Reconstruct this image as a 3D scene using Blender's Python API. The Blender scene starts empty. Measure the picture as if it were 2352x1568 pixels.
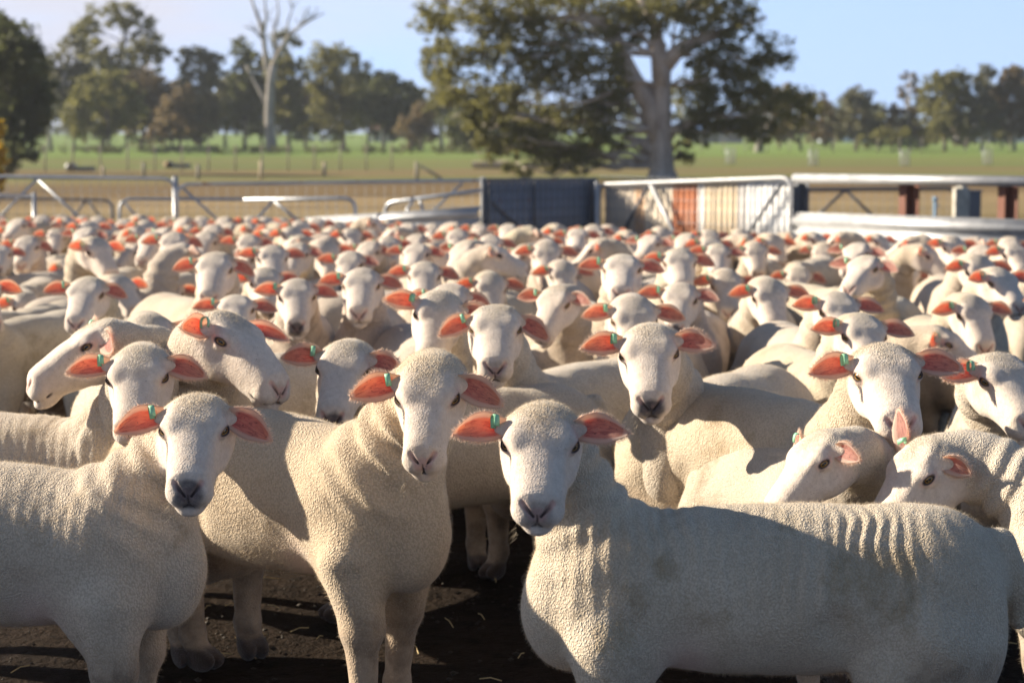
import bpy, bmesh, math, random
import numpy as np
from mathutils import Vector, Matrix, Euler

R = math.radians
scene = bpy.context.scene
col = scene.collection
rng = np.random.default_rng(7)
random.seed(7)

# ------------------------------------------------------------------ camera
CAM_H = 1.49
PITCH = R(6.0)
LENS = 70.0
cam_data = bpy.data.cameras.new("camera")
cam_data.lens = LENS
cam_data.sensor_width = 36.0
cam_data.clip_start = 0.05
cam_data.clip_end = 4000.0
cam_data.dof.use_dof = True
cam_data.dof.focus_distance = 4.55
cam_data.dof.aperture_fstop = 4.8
cam_data.dof.aperture_blades = 0
cam = bpy.data.objects.new("camera", cam_data)
col.objects.link(cam)
cam.location = (0, 0, CAM_H)
cam.rotation_euler = (math.pi / 2 - PITCH, 0, 0)
scene.camera = cam

# ------------------------------------------------------------------ sun and sky
SUN_EL = R(24.0)
SUN_BEHIND = R(15.0)            # sun stands at the left, a little beyond the flock
sun_dir = Vector((-math.cos(SUN_EL) * math.cos(SUN_BEHIND),
                  math.cos(SUN_EL) * math.sin(SUN_BEHIND), math.sin(SUN_EL)))
sd = bpy.data.lights.new("sun", 'SUN')
sd.energy = 4.5
sd.angle = R(0.6)
sd.color = (1.0, 0.88, 0.71)
sun = bpy.data.objects.new("sun", sd)
col.objects.link(sun)
sun.location = (-20, 10, 20)
sun.rotation_euler = sun_dir.to_track_quat('Z', 'Y').to_euler()

world = bpy.data.worlds.new("World")
scene.world = world
world.use_nodes = True
wt = world.node_tree
for n in list(wt.nodes):
    wt.nodes.remove(n)
wn = wt.nodes.new
w_out = wn('ShaderNodeOutputWorld')
w_bg = wn('ShaderNodeBackground')
w_sky = wn('ShaderNodeTexSky')
w_sky.sky_type = 'NISHITA'
w_sky.sun_disc = False
w_sky.sun_elevation = SUN_EL
w_sky.sun_rotation = math.atan2(sun_dir.x, sun_dir.y)
w_sky.air_density = 1.0
w_sky.dust_density = 0.6
w_sky.ozone_density = 1.6
w_bg.inputs['Strength'].default_value = 0.105
# thin streaks of high cloud, thicker toward the left of the view
w_tc = wn('ShaderNodeTexCoord')
w_map = wn('ShaderNodeMapping')
w_map.inputs['Scale'].default_value = (1.6, 1.6, 9.0)
w_map.inputs['Rotation'].default_value = (0.05, 0.12, 0)
w_noise = wn('ShaderNodeTexNoise')
w_noise.inputs['Scale'].default_value = 1.7
w_noise.inputs['Detail'].default_value = 6.0
w_noise.inputs['Roughness'].default_value = 0.5
w_ramp = wn('ShaderNodeValToRGB')
w_ramp.color_ramp.elements[0].position = 0.34
w_ramp.color_ramp.elements[0].color = (0, 0, 0, 1)
w_ramp.color_ramp.elements[1].position = 0.54
w_ramp.color_ramp.elements[1].color = (1, 1, 1, 1)
w_sep = wn('ShaderNodeSeparateXYZ')
w_side = wn('ShaderNodeMapRange')
w_side.inputs['From Min'].default_value = 0.10
w_side.inputs['From Max'].default_value = -0.12
w_side.inputs['To Min'].default_value = 0.0
w_side.inputs['To Max'].default_value = 0.92
w_mul = wn('ShaderNodeMath'); w_mul.operation = 'MULTIPLY'
w_mix = wn('ShaderNodeMix'); w_mix.data_type = 'RGBA'
w_mix.inputs['B'].default_value = (2.95, 2.95, 3.4, 1)
wl = wt.links.new
wl(w_tc.outputs['Generated'], w_map.inputs['Vector'])
wl(w_map.outputs['Vector'], w_noise.inputs['Vector'])
wl(w_noise.outputs['Fac'], w_ramp.inputs['Fac'])
wl(w_tc.outputs['Generated'], w_sep.inputs['Vector'])
wl(w_sep.outputs['X'], w_side.inputs['Value'])
wl(w_ramp.outputs['Color'], w_mul.inputs[0])
wl(w_side.outputs['Result'], w_mul.inputs[1])
w_low = wn('ShaderNodeMapRange')
w_low.inputs['From Min'].default_value = 0.26; w_low.inputs['From Max'].default_value = 0.10
w_mul2 = wn('ShaderNodeMath'); w_mul2.operation = 'MULTIPLY'
wl(w_sep.outputs['Z'], w_low.inputs['Value'])
wl(w_mul.outputs['Value'], w_mul2.inputs[0]); wl(w_low.outputs['Result'], w_mul2.inputs[1])
wl(w_mul2.outputs['Value'], w_mix.inputs['Factor'])
# read the clear sky from a little higher up, where it is blue
w_lift = wn('ShaderNodeVectorMath'); w_lift.operation = 'MULTIPLY_ADD'
w_lift.inputs[1].default_value = (1, 1, 0.8); w_lift.inputs[2].default_value = (0, 0, 0.34)
w_nrm = wn('ShaderNodeVectorMath'); w_nrm.operation = 'NORMALIZE'
wl(w_tc.outputs['Generated'], w_lift.inputs[0])
wl(w_lift.outputs[0], w_nrm.inputs[0])
wl(w_nrm.outputs[0], w_sky.inputs['Vector'])
# brighter and paler towards the horizon
w_hz = wn('ShaderNodeValToRGB')
w_hz.color_ramp.elements[0].position = 0.0; w_hz.color_ramp.elements[0].color = (1, 1, 1, 1)
w_hz.color_ramp.elements[1].position = 0.55; w_hz.color_ramp.elements[1].color = (0.26, 0.26, 0.26, 1)
for p_, v_ in ((0.085, 0.9), (0.20, 0.46)):
    e_ = w_hz.color_ramp.elements.new(p_); e_.color = (v_, v_, v_, 1)
w_hzs = wn('ShaderNodeVectorMath'); w_hzs.operation = 'SCALE'; w_hzs.inputs['Scale'].default_value = 1.6
w_skm = wn('ShaderNodeVectorMath'); w_skm.operation = 'MULTIPLY'
wl(w_sep.outputs['Z'], w_hz.inputs['Fac'])
wl(w_hz.outputs['Color'], w_hzs.inputs[0])
wl(w_sky.outputs['Color'], w_skm.inputs[0])
wl(w_hzs.outputs[0], w_skm.inputs[1])
w_pale = wn('ShaderNodeMix'); w_pale.data_type = 'RGBA'; w_pale.inputs['B'].default_value = (2.1, 2.5, 3.5, 1)
w_pf = wn('ShaderNodeMapRange'); w_pf.inputs['From Min'].default_value = 0.22; w_pf.inputs['From Max'].default_value = 0.0
w_pf.inputs['To Min'].default_value = 0.0; w_pf.inputs['To Max'].default_value = 0.62
wl(w_sep.outputs['Z'], w_pf.inputs['Value']); wl(w_pf.outputs['Result'], w_pale.inputs['Factor'])
wl(w_skm.outputs[0], w_pale.inputs['A'])
wl(w_pale.outputs['Result'], w_mix.inputs['A'])
wl(w_mix.outputs['Result'], w_bg.inputs['Color'])
wl(w_bg.outputs['Background'], w_out.inputs['Surface'])

scene.view_settings.view_transform = 'Standard'
scene.view_settings.look = 'None'
scene.view_settings.gamma = 1.0
scene.view_settings.use_curve_mapping = False
scene.view_settings.exposure = 1.32
scene.render.engine = 'CYCLES'
scene.cycles.max_bounces = 8
scene.cycles.diffuse_bounces = 4
scene.cycles.transparent_max_bounces = 8
scene.cycles.use_denoising = True

# ------------------------------------------------------------------ plan helpers
F_PX = 2352 * LENS / 36.0
CP, SP = math.cos(PITCH), math.sin(PITCH)

def ray(px, py):
    """direction through a point of the plan (2352 x 1568 units), unit step along the view axis"""
    u = (px - 1176.0) / F_PX
    v = -(py - 784.0) / F_PX
    return Vector((u, CP + v * SP, -SP + v * CP))

def at_depth(px, py, d):
    return Vector((0, 0, CAM_H)) + ray(px, py) * d

def at_height(px, py, z):
    r = ray(px, py)
    return Vector((0, 0, CAM_H)) + r * ((z - CAM_H) / r.z)

def at_dist(px, py, y):
    r = ray(px, py)
    return Vector((0, 0, CAM_H)) + r * (y / r.y)

# ------------------------------------------------------------------ object helpers
def tag(o, label=None, cat=None, group=None, kind=None):
    if label: o['label'] = label
    if cat: o['category'] = cat
    if group: o['group'] = group
    if kind: o['kind'] = kind
    return o

def link_mesh(name, me, parent=None):
    o = bpy.data.objects.new(name, me)
    col.objects.link(o)
    if parent is not None:
        o.parent = parent
    return o

def empty(name, loc=(0, 0, 0), rz=0.0):
    o = bpy.data.objects.new(name, None)
    o.empty_display_size = 0.1
    col.objects.link(o)
    o.location = loc
    o.rotation_euler = (0, 0, rz)
    return o

def np_mesh(name, V, F, mats=(), smooth=True, mat_idx=None, attrs=None):
    """mesh from numpy arrays; F is (n,k) with one k, or a list of such arrays"""
    if isinstance(F, np.ndarray):
        F = [F]
    F = [f for f in F if len(f)]
    me = bpy.data.meshes.new(name)
    V = np.asarray(V, dtype=np.float32)
    me.vertices.add(len(V))
    me.vertices.foreach_set('co', V.ravel())
    loops = np.concatenate([f.ravel() for f in F]).astype(np.int32)
    sizes = np.concatenate([np.full(len(f), f.shape[1]) for f in F]).astype(np.int32)
    starts = np.concatenate([[0], np.cumsum(sizes)[:-1]]).astype(np.int32)
    me.loops.add(len(loops))
    me.loops.foreach_set('vertex_index', loops)
    me.polygons.add(len(sizes))
    me.polygons.foreach_set('loop_start', starts)
    me.polygons.foreach_set('loop_total', sizes)
    if mat_idx is not None:
        me.polygons.foreach_set('material_index', np.asarray(mat_idx, dtype=np.int32))
    me.update(calc_edges=True)
    me.validate()
    if smooth:
        me.polygons.foreach_set('use_smooth', np.ones(len(me.polygons), dtype=bool))
    for m in mats:
        me.materials.append(m)
    for nm, arr in (attrs or {}).items():
        a = me.attributes.new(nm, 'FLOAT_COLOR', 'POINT')
        c = np.ones((len(V), 4), dtype=np.float32)
        c[:, :3] = arr
        a.data.foreach_set('color', c.ravel())
    return me

class Geo:
    """collects boxes, bars, tubes and grids into one mesh"""
    def __init__(self):
        self.v = []; self.f = []
    def add(self, vs, fs):
        b = len(self.v)
        self.v += [tuple(v) for v in vs]
        self.f += [tuple(i + b for i in f) for f in fs]
    def box(self, c, s, rz=0.0, rx=0.0):
        M = Euler((rx, 0, rz)).to_matrix()
        c = Vector(c)
        vs = [c + M @ Vector((sx * s[0] / 2, sy * s[1] / 2, sz * s[2] / 2))
              for sz in (-1, 1) for sx, sy in ((-1, -1), (1, -1), (1, 1), (-1, 1))]
        self.add(vs, [(3, 2, 1, 0), (4, 5, 6, 7), (0, 1, 5, 4), (1, 2, 6, 5), (2, 3, 7, 6), (3, 0, 4, 7)])
    def tube(self, pts, rad, n=8, cap=True):
        pts = [Vector(p) for p in pts]
        if not hasattr(rad, '__len__'):
            rad = [rad] * len(pts)
        rings = []
        prev = None
        for i, p in enumerate(pts):
            if i == 0: d = pts[1] - p
            elif i == len(pts) - 1: d = p - pts[i - 1]
            else: d = (pts[i + 1] - p).normalized() + (p - pts[i - 1]).normalized()
            d.normalize()
            if prev is None:
                a = Vector((0, 0, 1)) if abs(d.z) < 0.9 else Vector((1, 0, 0))
                u = d.cross(a).normalized()
            else:
                u = (prev - d * prev.dot(d)).normalized()
            prev = u
            w = d.cross(u)
            rings.append([p + (u * math.cos(2 * math.pi * k / n) + w * math.sin(2 * math.pi * k / n)) * rad[i] for k in range(n)])
        vs = [v for r in rings for v in r]
        fs = []
        for i in range(len(pts) - 1):
            for k in range(n):
                k2 = (k + 1) % n
                fs.append((i * n + k, i * n + k2, (i + 1) * n + k2, (i + 1) * n + k))
        if cap:
            fs.append(tuple(reversed(range(n))))
            fs.append(tuple((len(pts) - 1) * n + k for k in range(n)))
        self.add(vs, fs)
    def build(self, name, mat, parent=None, smooth=False):
        me = bpy.data.meshes.new(name)
        me.from_pydata(self.v, [], self.f)
        me.update()
        if smooth:
            me.polygons.foreach_set('use_smooth', np.ones(len(me.polygons), dtype=bool))
        if mat is not None:
            for m in (mat if isinstance(mat, (list, tuple)) else [mat]):
                me.materials.append(m)
        return link_mesh(name, me, parent)

class NT:
    """tiny node-tree writer"""
    def __init__(self, name):
        self.m = bpy.data.materials.new(name)
        self.m.use_nodes = True
        self.t = self.m.node_tree
        for n in list(self.t.nodes):
            self.t.nodes.remove(n)
        self.out = self.t.nodes.new('ShaderNodeOutputMaterial')
    def n(self, typ, **kw):
        nd = self.t.nodes.new('ShaderNode' + typ)
        for k, v in kw.items():
            setattr(nd, k, v)
        return nd
    def put(self, sock, val):
        if isinstance(val, bpy.types.NodeSocket):
            self.t.links.new(val, sock)
        elif val is not None:
            sock.default_value = val
    def math(self, op, a, b=None, c=None):
        nd = self.n('Math', operation=op)
        self.put(nd.inputs[0], a)
        if b is not None: self.put(nd.inputs[1], b)
        if c is not None: self.put(nd.inputs[2], c)
        return nd.outputs[0]
    def mix(self, fac, a, b, blend='MIX'):
        nd = self.n('Mix', data_type='RGBA', blend_type=blend)
        self.put(nd.inputs['Factor'], fac)
        for s, v in (('A', a), ('B', b)):
            if isinstance(v, tuple) and len(v) == 3: v = v + (1,)
            self.put(nd.inputs[s], v)
        return nd.outputs['Result']
    def range(self, v, a, b, c=0.0, d=1.0):
        nd = self.n('MapRange')
        self.put(nd.inputs['Value'], v)
        nd.inputs['From Min'].default_value = a; nd.inputs['From Max'].default_value = b
        nd.inputs['To Min'].default_value = c; nd.inputs['To Max'].default_value = d
        return nd.outputs['Result']
    def coords(self, which='Object', scale=(1, 1, 1), rot=(0, 0, 0)):
        tc = self.n('TexCoord')
        mp = self.n('Mapping')
        mp.inputs['Scale'].default_value = scale
        mp.inputs['Rotation'].default_value = rot
        self.t.links.new(tc.outputs[which], mp.inputs['Vector'])
        return mp.outputs['Vector']
    def noise(self, vec, scale, detail=4.0, rough=0.55, dist=0.0, out='Fac'):
        nd = self.n('TexNoise')
        self.put(nd.inputs['Vector'], vec)
        nd.inputs['Scale'].default_value = scale
        nd.inputs['Detail'].default_value = detail
        nd.inputs['Roughness'].default_value = rough
        nd.inputs['Distortion'].default_value = dist
        return nd.outputs[out]
    def bump(self, h, strength=0.5, dist=0.01, normal=None):
        nd = self.n('Bump')
        self.put(nd.inputs['Height'], h)
        self.put(nd.inputs['Strength'], strength)
        nd.inputs['Distance'].default_value = dist
        if normal is not None: self.put(nd.inputs['Normal'], normal)
        return nd.outputs['Normal']
    def princ(self, color, rough=0.6, normal=None, metal=0.0, spec=0.5, **kw):
        nd = self.n('BsdfPrincipled')
        if isinstance(color, tuple) and len(color) == 3: color = color + (1,)
        self.put(nd.inputs['Base Color'], color)
        self.put(nd.inputs['Roughness'], rough)
        self.put(nd.inputs['Metallic'], metal)
        self.put(nd.inputs['Specular IOR Level'], spec)
        if normal is not None: self.put(nd.inputs['Normal'], normal)
        for k, v in kw.items():
            self.put(nd.inputs[k.replace('_', ' ')], v)
        return nd.outputs['BSDF']
    def done(self, shader):
        self.t.links.new(shader, self.out.inputs['Surface'])
        return self.m
# ------------------------------------------------------------------ sheep: materials
def mat_fleece():
    t = NT("fleece")
    a1 = t.n('Attribute', attribute_name='m1'); a2 = t.n('Attribute', attribute_name='m2')
    s1 = t.n('SeparateColor'); s2 = t.n('SeparateColor')
    t.put(s1.inputs[0], a1.outputs['Color']); t.put(s2.inputs[0], a2.outputs['Color'])
    face, pink, dark = s1.outputs[0], s1.outputs[1], s1.outputs[2]
    leg, grey, poll = s2.outputs[0], s2.outputs[1], s2.outputs[2]
    info = t.n('ObjectInfo'); rnd = info.outputs['Random']
    co = t.coords('Object')
    off = t.n('VectorMath', operation='ADD'); t.put(off.inputs[0], co)
    cmb = t.n('CombineXYZ'); t.put(cmb.inputs[0], t.math('MULTIPLY', rnd, 17.0)); t.put(off.inputs[1], cmb.outputs[0])
    vec = off.outputs[0]
    # crinkled short wool: small knobs drawn out a little down the flank
    wob = t.noise(vec, 26.0, 3.0, 0.6, out='Color')
    wv = t.n('VectorMath', operation='MULTIPLY_ADD'); t.put(wv.inputs[0], wob); wv.inputs[1].default_value = (0.012, 0.012, 0.012); t.put(wv.inputs[2], vec)
    mp = t.n('Mapping'); mp.inputs['Scale'].default_value = (1.0, 1.0, 0.78); t.put(mp.inputs['Vector'], wv.outputs[0])
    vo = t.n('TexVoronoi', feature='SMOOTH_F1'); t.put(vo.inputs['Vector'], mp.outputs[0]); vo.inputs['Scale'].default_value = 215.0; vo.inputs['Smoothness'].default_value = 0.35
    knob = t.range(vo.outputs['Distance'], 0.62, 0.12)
    fine = t.noise(vec, 240.0, 3.0, 0.6)
    mid = t.noise(vec, 60.0, 3.0, 0.6)
    big = t.noise(vec, 5.0, 5.0, 0.6)
    bigb = t.noise(vec, 11.0, 4.0, 0.65)
    h = t.math('ADD', t.math('MULTIPLY', knob, 0.62), t.math('ADD', t.math('MULTIPLY', fine, 0.3), t.math('MULTIPLY', mid, 0.55)))
    # colours
    wool = t.mix(t.range(big, 0.36, 0.66), (0.66, 0.58, 0.475), (0.55, 0.465, 0.36))
    wool = t.mix(t.range(bigb, 0.5, 0.75, 0.0, 0.55), wool, (0.45, 0.37, 0.275))
    wool = t.mix(t.range(rnd, 0.0, 1.0, 0.0, 0.45), wool, (0.66, 0.56, 0.44))
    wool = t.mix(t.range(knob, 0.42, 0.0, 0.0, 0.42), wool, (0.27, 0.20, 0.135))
    wool = t.mix(t.range(fine, 0.3, 0.7, 0.0, 0.25), wool, (0.78, 0.68, 0.54))
    fcol = t.mix(t.range(mid, 0.35, 0.7), (0.75, 0.645, 0.545), (0.62, 0.515, 0.42))
    fcol = t.mix(t.range(bigb, 0.55, 0.8, 0.0, 0.5), fcol, (0.62, 0.47, 0.40))
    fcol = t.mix(t.range(t.noise(vec, 16.0, 4.0, .6), .48, .68, 0, .45), fcol, (0.60, 0.50, 0.42))
    fcol = t.mix(t.range(fine, .35, .65, 0, .22), fcol, (0.50, 0.43, 0.37))
    spk = t.math('MULTIPLY', t.range(t.noise(vec, 260.0, 2.0, .5), .68, .72), t.range(t.noise(vec, 13.0, 2.0, .5), .50, .62))
    fcol = t.mix(t.math('MULTIPLY', spk, .85), fcol, (0.10, 0.065, 0.04))
    st = t.range(t.noise(vec, 4.3, 6.0, .72), .565, .70, 0, .7)
    wool = t.mix(st, wool, (0.30, 0.225, 0.13))
    tint = t.n('Mix', data_type='RGBA', blend_type='MULTIPLY'); tint.inputs['Factor'].default_value = 1.0
    t.put(tint.inputs['A'], wool); t.put(tint.inputs['B'], info.outputs['Color']); wool = tint.outputs['Result']
    c = t.mix(face, wool, fcol)
    c = t.mix(t.math('MULTIPLY', poll, t.range(mid, 0.3, 0.6, 0.35, 0.9)), c, (0.47, 0.405, 0.32))
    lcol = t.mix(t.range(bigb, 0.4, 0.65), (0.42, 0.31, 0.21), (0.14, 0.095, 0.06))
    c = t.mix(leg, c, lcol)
    c = t.mix(pink, c, (0.62, 0.33, 0.29))
    c = t.mix(t.math('MULTIPLY', grey, t.range(mid, 0.25, 0.6, 0.75, 1.0)), c, (0.085, 0.075, 0.08))
    c = t.mix(dark, c, (0.035, 0.022, 0.02))
    nf = t.math('SUBTRACT', 1.0, t.math('MULTIPLY', face, 0.76))
    nf = t.math('MULTIPLY', nf, t.math('SUBTRACT', 1.0, t.math('MULTIPLY', leg, 0.5)))
    nf = t.math('MAXIMUM', nf, t.math('MULTIPLY', poll, 0.85))
    nf = t.math('MULTIPLY', nf, t.range(t.noise(vec, 3.2, 3.0, .6), .3, .7, .55, 1.15))
    nrm = t.bump(h, nf, 0.0045)
    hair = t.noise(t.coords('Object', (1, 0.25, 1)), 420.0, 2.0, 0.6)
    nrm = t.bump(hair, t.math('MULTIPLY', face, 0.35), 0.0018, nrm)
    b = t.princ(c, 0.92, nrm, spec=0.12, Sheen_Weight=0.28, Sheen_Roughness=0.55)
    return t.done(b)

def mat_fibre():
    t = NT("wool_fibre")
    info = t.n('ObjectInfo')
    c = t.mix(t.noise(t.coords('Object'), 30.0), (0.74, 0.64, 0.50), (0.60, 0.50, 0.37))
    d = t.n('BsdfDiffuse'); t.put(d.inputs[0], c)
    tr = t.n('BsdfTranslucent'); t.put(tr.inputs[0], c)
    mx = t.n('MixShader'); mx.inputs[0].default_value = 0.5
    t.put(mx.inputs[1], d.outputs[0]); t.put(mx.inputs[2], tr.outputs[0])
    return t.done(mx.outputs[0])

def mat_ear():
    t = NT("ear_skin")
    a = t.n('Attribute', attribute_name='e1'); s = t.n('SeparateColor'); t.put(s.inputs[0], a.outputs['Color'])
    along, inner, across = s.outputs[0], s.outputs[1], s.outputs[2]
    co = t.coords('Object')
    info = t.n('ObjectInfo'); rnd = info.outputs['Random']
    cmb = t.n('CombineXYZ'); t.put(cmb.inputs[0], t.math('MULTIPLY', along, 5.0)); t.put(cmb.inputs[1], t.math('MULTIPLY', across, 9.0)); t.put(cmb.inputs[2], t.math('MULTIPLY', rnd, 31.0))
    vein = t.noise(cmb.outputs[0], 1.1, 4.0, 0.6, 0.6)
    speck = t.noise(co, 190.0, 2.0, 0.5)
    fur = t.mix(t.noise(co, 90.0), (0.74, 0.64, 0.55), (0.60, 0.49, 0.41))
    skin = t.mix(t.range(vein, 0.38, 0.62), (0.50, 0.36, 0.31), (0.36, 0.235, 0.20))
    tran = t.mix(t.range(along, 0.10, 0.85), (1.0, 0.09, 0.04), (1.0, 0.36, 0.15))
    tran = t.mix(t.range(vein, 0.50, 0.66, 0.0, 0.7), tran, (0.50, 0.03, 0.03))
    tran = t.mix(t.range(vein, 0.44, 0.30, 0.0, 0.7), tran, (1.0, 0.36, 0.12))
    dcol = t.mix(inner, fur, skin)
    sp = t.range(speck, 0.67, 0.74, 0.0, 0.85)
    dcol = t.mix(t.math('MULTIPLY', sp, inner), dcol, (0.07, 0.04, 0.03))
    tcol = t.mix(inner, (1.0, 0.72, 0.55), tran)
    tcol = t.mix(t.math('MULTIPLY', sp, inner), tcol, (0.10, 0.03, 0.02))
    nrm = t.bump(t.noise(co, 160.0, 3.0), 0.35, 0.002)
    d = t.princ(dcol, 0.75, nrm, spec=0.2)
    tr = t.n('BsdfTranslucent'); t.put(tr.inputs[0], tcol)
    mx = t.n('MixShader'); t.put(mx.inputs[0], t.range(inner, 0.0, 1.0, 0.50, 0.50))
    t.put(mx.inputs[1], d); t.put(mx.inputs[2], tr.outputs[0])
    return t.done(mx.outputs[0])

def mat_eye():
    t = NT("eye_amber")
    co = t.coords('Object'); sp = t.n('SeparateXYZ'); t.put(sp.inputs[0], co)
    y = t.math('DIVIDE', sp.outputs[1], 0.0155); z = t.math('DIVIDE', sp.outputs[2], 0.0155)
    r2 = t.math('SQRT', t.math('ADD', t.math('MULTIPLY', y, y), t.math('MULTIPLY', z, z)))
    py = t.math('DIVIDE', y, 0.50); pz = t.math("DIVIDE", z, 0.20)
    pr = t.math('SQRT', t.math('ADD', t.math('MULTIPLY', py, py), t.math('MULTIPLY', pz, pz)))
    iris = t.mix(t.noise(co, 500.0), (0.36, 0.22, 0.075), (0.24, 0.135, 0.045))
    c = t.mix(t.range(r2, 0.60, 0.86), iris, (0.05, 0.03, 0.025))
    c = t.mix(t.range(pr, 1.12, 0.9), c, (0.006, 0.006, 0.008))
    return t.done(t.princ(c, 0.08, spec=0.6))

def mat_plain(name, c, rough=0.6, var=0.12, scale=40.0, bump=0.1, metal=0.0, spec=0.5):
    t = NT(name)
    co = t.coords('Object')
    n = t.noise(co, scale, 4.0)
    lo = tuple(max(0, x * (1 - var * 1.6)) for x in c); hi = tuple(min(1, x * (1 + var)) for x in c)
    cc = t.mix(t.range(n, 0.3, 0.7), lo, hi)
    return t.done(t.princ(cc, rough, t.bump(n, bump, 0.003), metal=metal, spec=spec))

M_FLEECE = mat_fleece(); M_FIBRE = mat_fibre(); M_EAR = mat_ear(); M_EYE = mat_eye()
M_TAG = mat_plain("green_plastic", (0.30, 0.62, 0.38), 0.4, 0.08, 60, 0.03)

# ------------------------------------------------------------------ sheep: distance field
_lat = np.random.default_rng(3).random((64, 64, 64)).astype(np.float32)
def vnoise(P, scale, off=0.0):
    q = P * scale + off
    i = np.floor(q).astype(np.int32); f = (q - i).astype(np.float32)
    f = f * f * (3 - 2 * f)
    a = i & 63; b = (i + 1) & 63
    x0, y0, z0 = a[:, 0], a[:, 1], a[:, 2]; x1, y1, z1 = b[:, 0], b[:, 1], b[:, 2]
    fx, fy, fz = f[:, 0], f[:, 1], f[:, 2]
    def L(u, v, w): return u + (v - u) * w
    return L(L(L(_lat[x0, y0, z0], _lat[x1, y0, z0], fx), L(_lat[x0, y1, z0], _lat[x1, y1, z0], fx), fy),
             L(L(_lat[x0, y0, z1], _lat[x1, y0, z1], fx), L(_lat[x0, y1, z1], _lat[x1, y1, z1], fx), fy), fz) - 0.5

def smin(a, b, k):
    h = np.maximum(k - np.abs(a - b), 0) / k
    return np.minimum(a, b) - h * h * k * 0.25
def smax(a, b, k):
    return -smin(-a, -b, k)
def ell(P, c, r):
    q = (P - np.array(c, np.float32)) / np.array(r, np.float32)
    k0 = np.sqrt((q * q).sum(1)) + 1e-6
    q2 = q / np.array(r, np.float32)
    k1 = np.sqrt((q2 * q2).sum(1)) + 1e-6
    return k0 * (k0 - 1) / k1
def rcone(P, a, b, ra, rb):
    a = np.array(a, np.float32); b = np.array(b, np.float32)
    ba = b - a
    t = np.clip(((P - a) @ ba) / max(float(ba @ ba), 1e-9), 0, 1)
    d = P - a - t[:, None] * ba
    return np.sqrt((d * d).sum(1)) - (ra + (rb - ra) * t)
def rconet(P, a, b, ra, rb):
    a = np.array(a, np.float32); b = np.array(b, np.float32)
    ba = b - a
    t = np.clip(((P - a) @ ba) / max(float(ba @ ba), 1e-9), 0, 1)
    d = P - a - t[:, None] * ba
    return np.sqrt((d * d).sum(1)) - (ra + (rb - ra) * t), t
def sstep(x, a, b):
    t = np.clip((x - a) / (b - a), 0, 1)
    return t * t * (3 - 2 * t)

# head profile along the face: position, half width, top, bottom
_HY = np.array([-.115, -.10, -.08, -.055, -.03, .0, .035, .07, .105, .135, .16, .185, .203, .216])
_HW = np.array([.034, .056, .069, .075, .0765, .0755, .0715, .066, .0595, .0560, .0545, .052, .045, .032])
_HT = np.array([.010, .032, .046, .055, .061, .063, .059, .053, .047, .043, .040, .034, .023, .009])
_HB = np.array([-.033, -.056, -.072, -.083, -.088, -.088, -.086, -.082, -.076, -.073, -.071, -.069, -.064, -.048])
EYE_C = np.array([.0625, .004, .026]); EYE_N = np.array([.80, .50, .33]); EYE_N = EYE_N / np.linalg.norm(EYE_N)
NOS_A = np.array([.0080, .2155, -.014]); NOS_B = np.array([.031, .199, .013])

def head_sdf(Q, g):
    """Q in head space: x to the side, y to the muzzle, z up off the brow"""
    x = np.abs(Q[:, 0]); y = Q[:, 1]; z = Q[:, 2]
    S = np.stack([x, y, z], 1)
    yl = y / g['len']
    w = np.interp(yl, _HY, _HW) * g['wid']; zt = np.interp(yl, _HY, _HT) * g['hz']; zb = np.interp(yl, _HY, _HB) * g['hz']
    zt = zt + g['roman'] * np.exp(-((yl - .08) / .06) ** 2)
    hc = (zt + zb) * .5; hz = (zt - zb) * .5
    n = 2.5
    rho = ((x / w) ** n + (np.abs(z - hc) / hz) ** n + 1e-9) ** (1 / n)
    d = (rho - 1) * np.minimum(w, hz)
    d = smax(d, np.abs(yl - .0505) * g['len'] - .164 * g['len'], .03)
    L = np.array([g['wid'], g['len'], g['hz']])
    e = EYE_C * L
    d = smin(d, ell(S, e + np.array([-.012, -.004, .012]), (.022, .032, .020)), .022)      # brow
    d = smin(d, ell(S, np.array([.048, -.01, -.045]) * L, (.028, .055, .042)), .025)         # cheek
    d = smin(d, ell(S, np.array([0, -.046, .048]) * L, (.045, .044, .014)), .03)                        # woolly poll
    d = smax(d, -ell(S, np.array([.088, .046, .004]) * L, (.016, .034, .024)), .04)         # hollow before the eye
    d = smin(d, ell(S, np.array([0, .182, -.064]) * L, (.033, .036, .020)), .014)            # chin
    d = smin(d, ell(S, np.array([0.022, .192, -.027]) * L, (.027, .026, .022)), .018)        # lips
    # eyelids and the opening between them
    d = smin(d, np.sqrt(((S - e) ** 2).sum(1)) - .0202, .010)
    up = np.array([-.35, -.10, .93]); up = up - EYE_N * (up @ EYE_N); up /= np.linalg.norm(up)
    fw = np.cross(up, EYE_N)
    r = S - (e + EYE_N * .016)
    al = np.stack([r @ fw, r @ EYE_N, r @ up], 1)
    d = smax(d, -ell(al, (0, 0, 0), (.0145, .013, .0066)), .003)
    # nostrils, the cleft under them, the mouth
    d = smax(d, -rcone(S, NOS_A * L, NOS_B * L, .0022, .0048), .006)
    d = smax(d, -rcone(S, np.array([0, .2215, -.022]) * L, np.array([0, .2165, -.041]) * L, .0028, .002), .004)
    m1 = np.array([0, .218, -.042]) * L; m2 = np.array([.030, .203, -.048]) * L; m3 = np.array([.054, .160, -.046]) * L
    d = smax(d, -np.minimum(rcone(S, m1, m2, .004, .004), rcone(S, m2, m3, .004, .0025)), .004)
    return d

def bez(p0, p1, p2, p3, t):
    return p0 * (1 - t) ** 3 + 3 * p1 * t * (1 - t) ** 2 + 3 * p2 * t * t * (1 - t) + p3 * t ** 3

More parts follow.
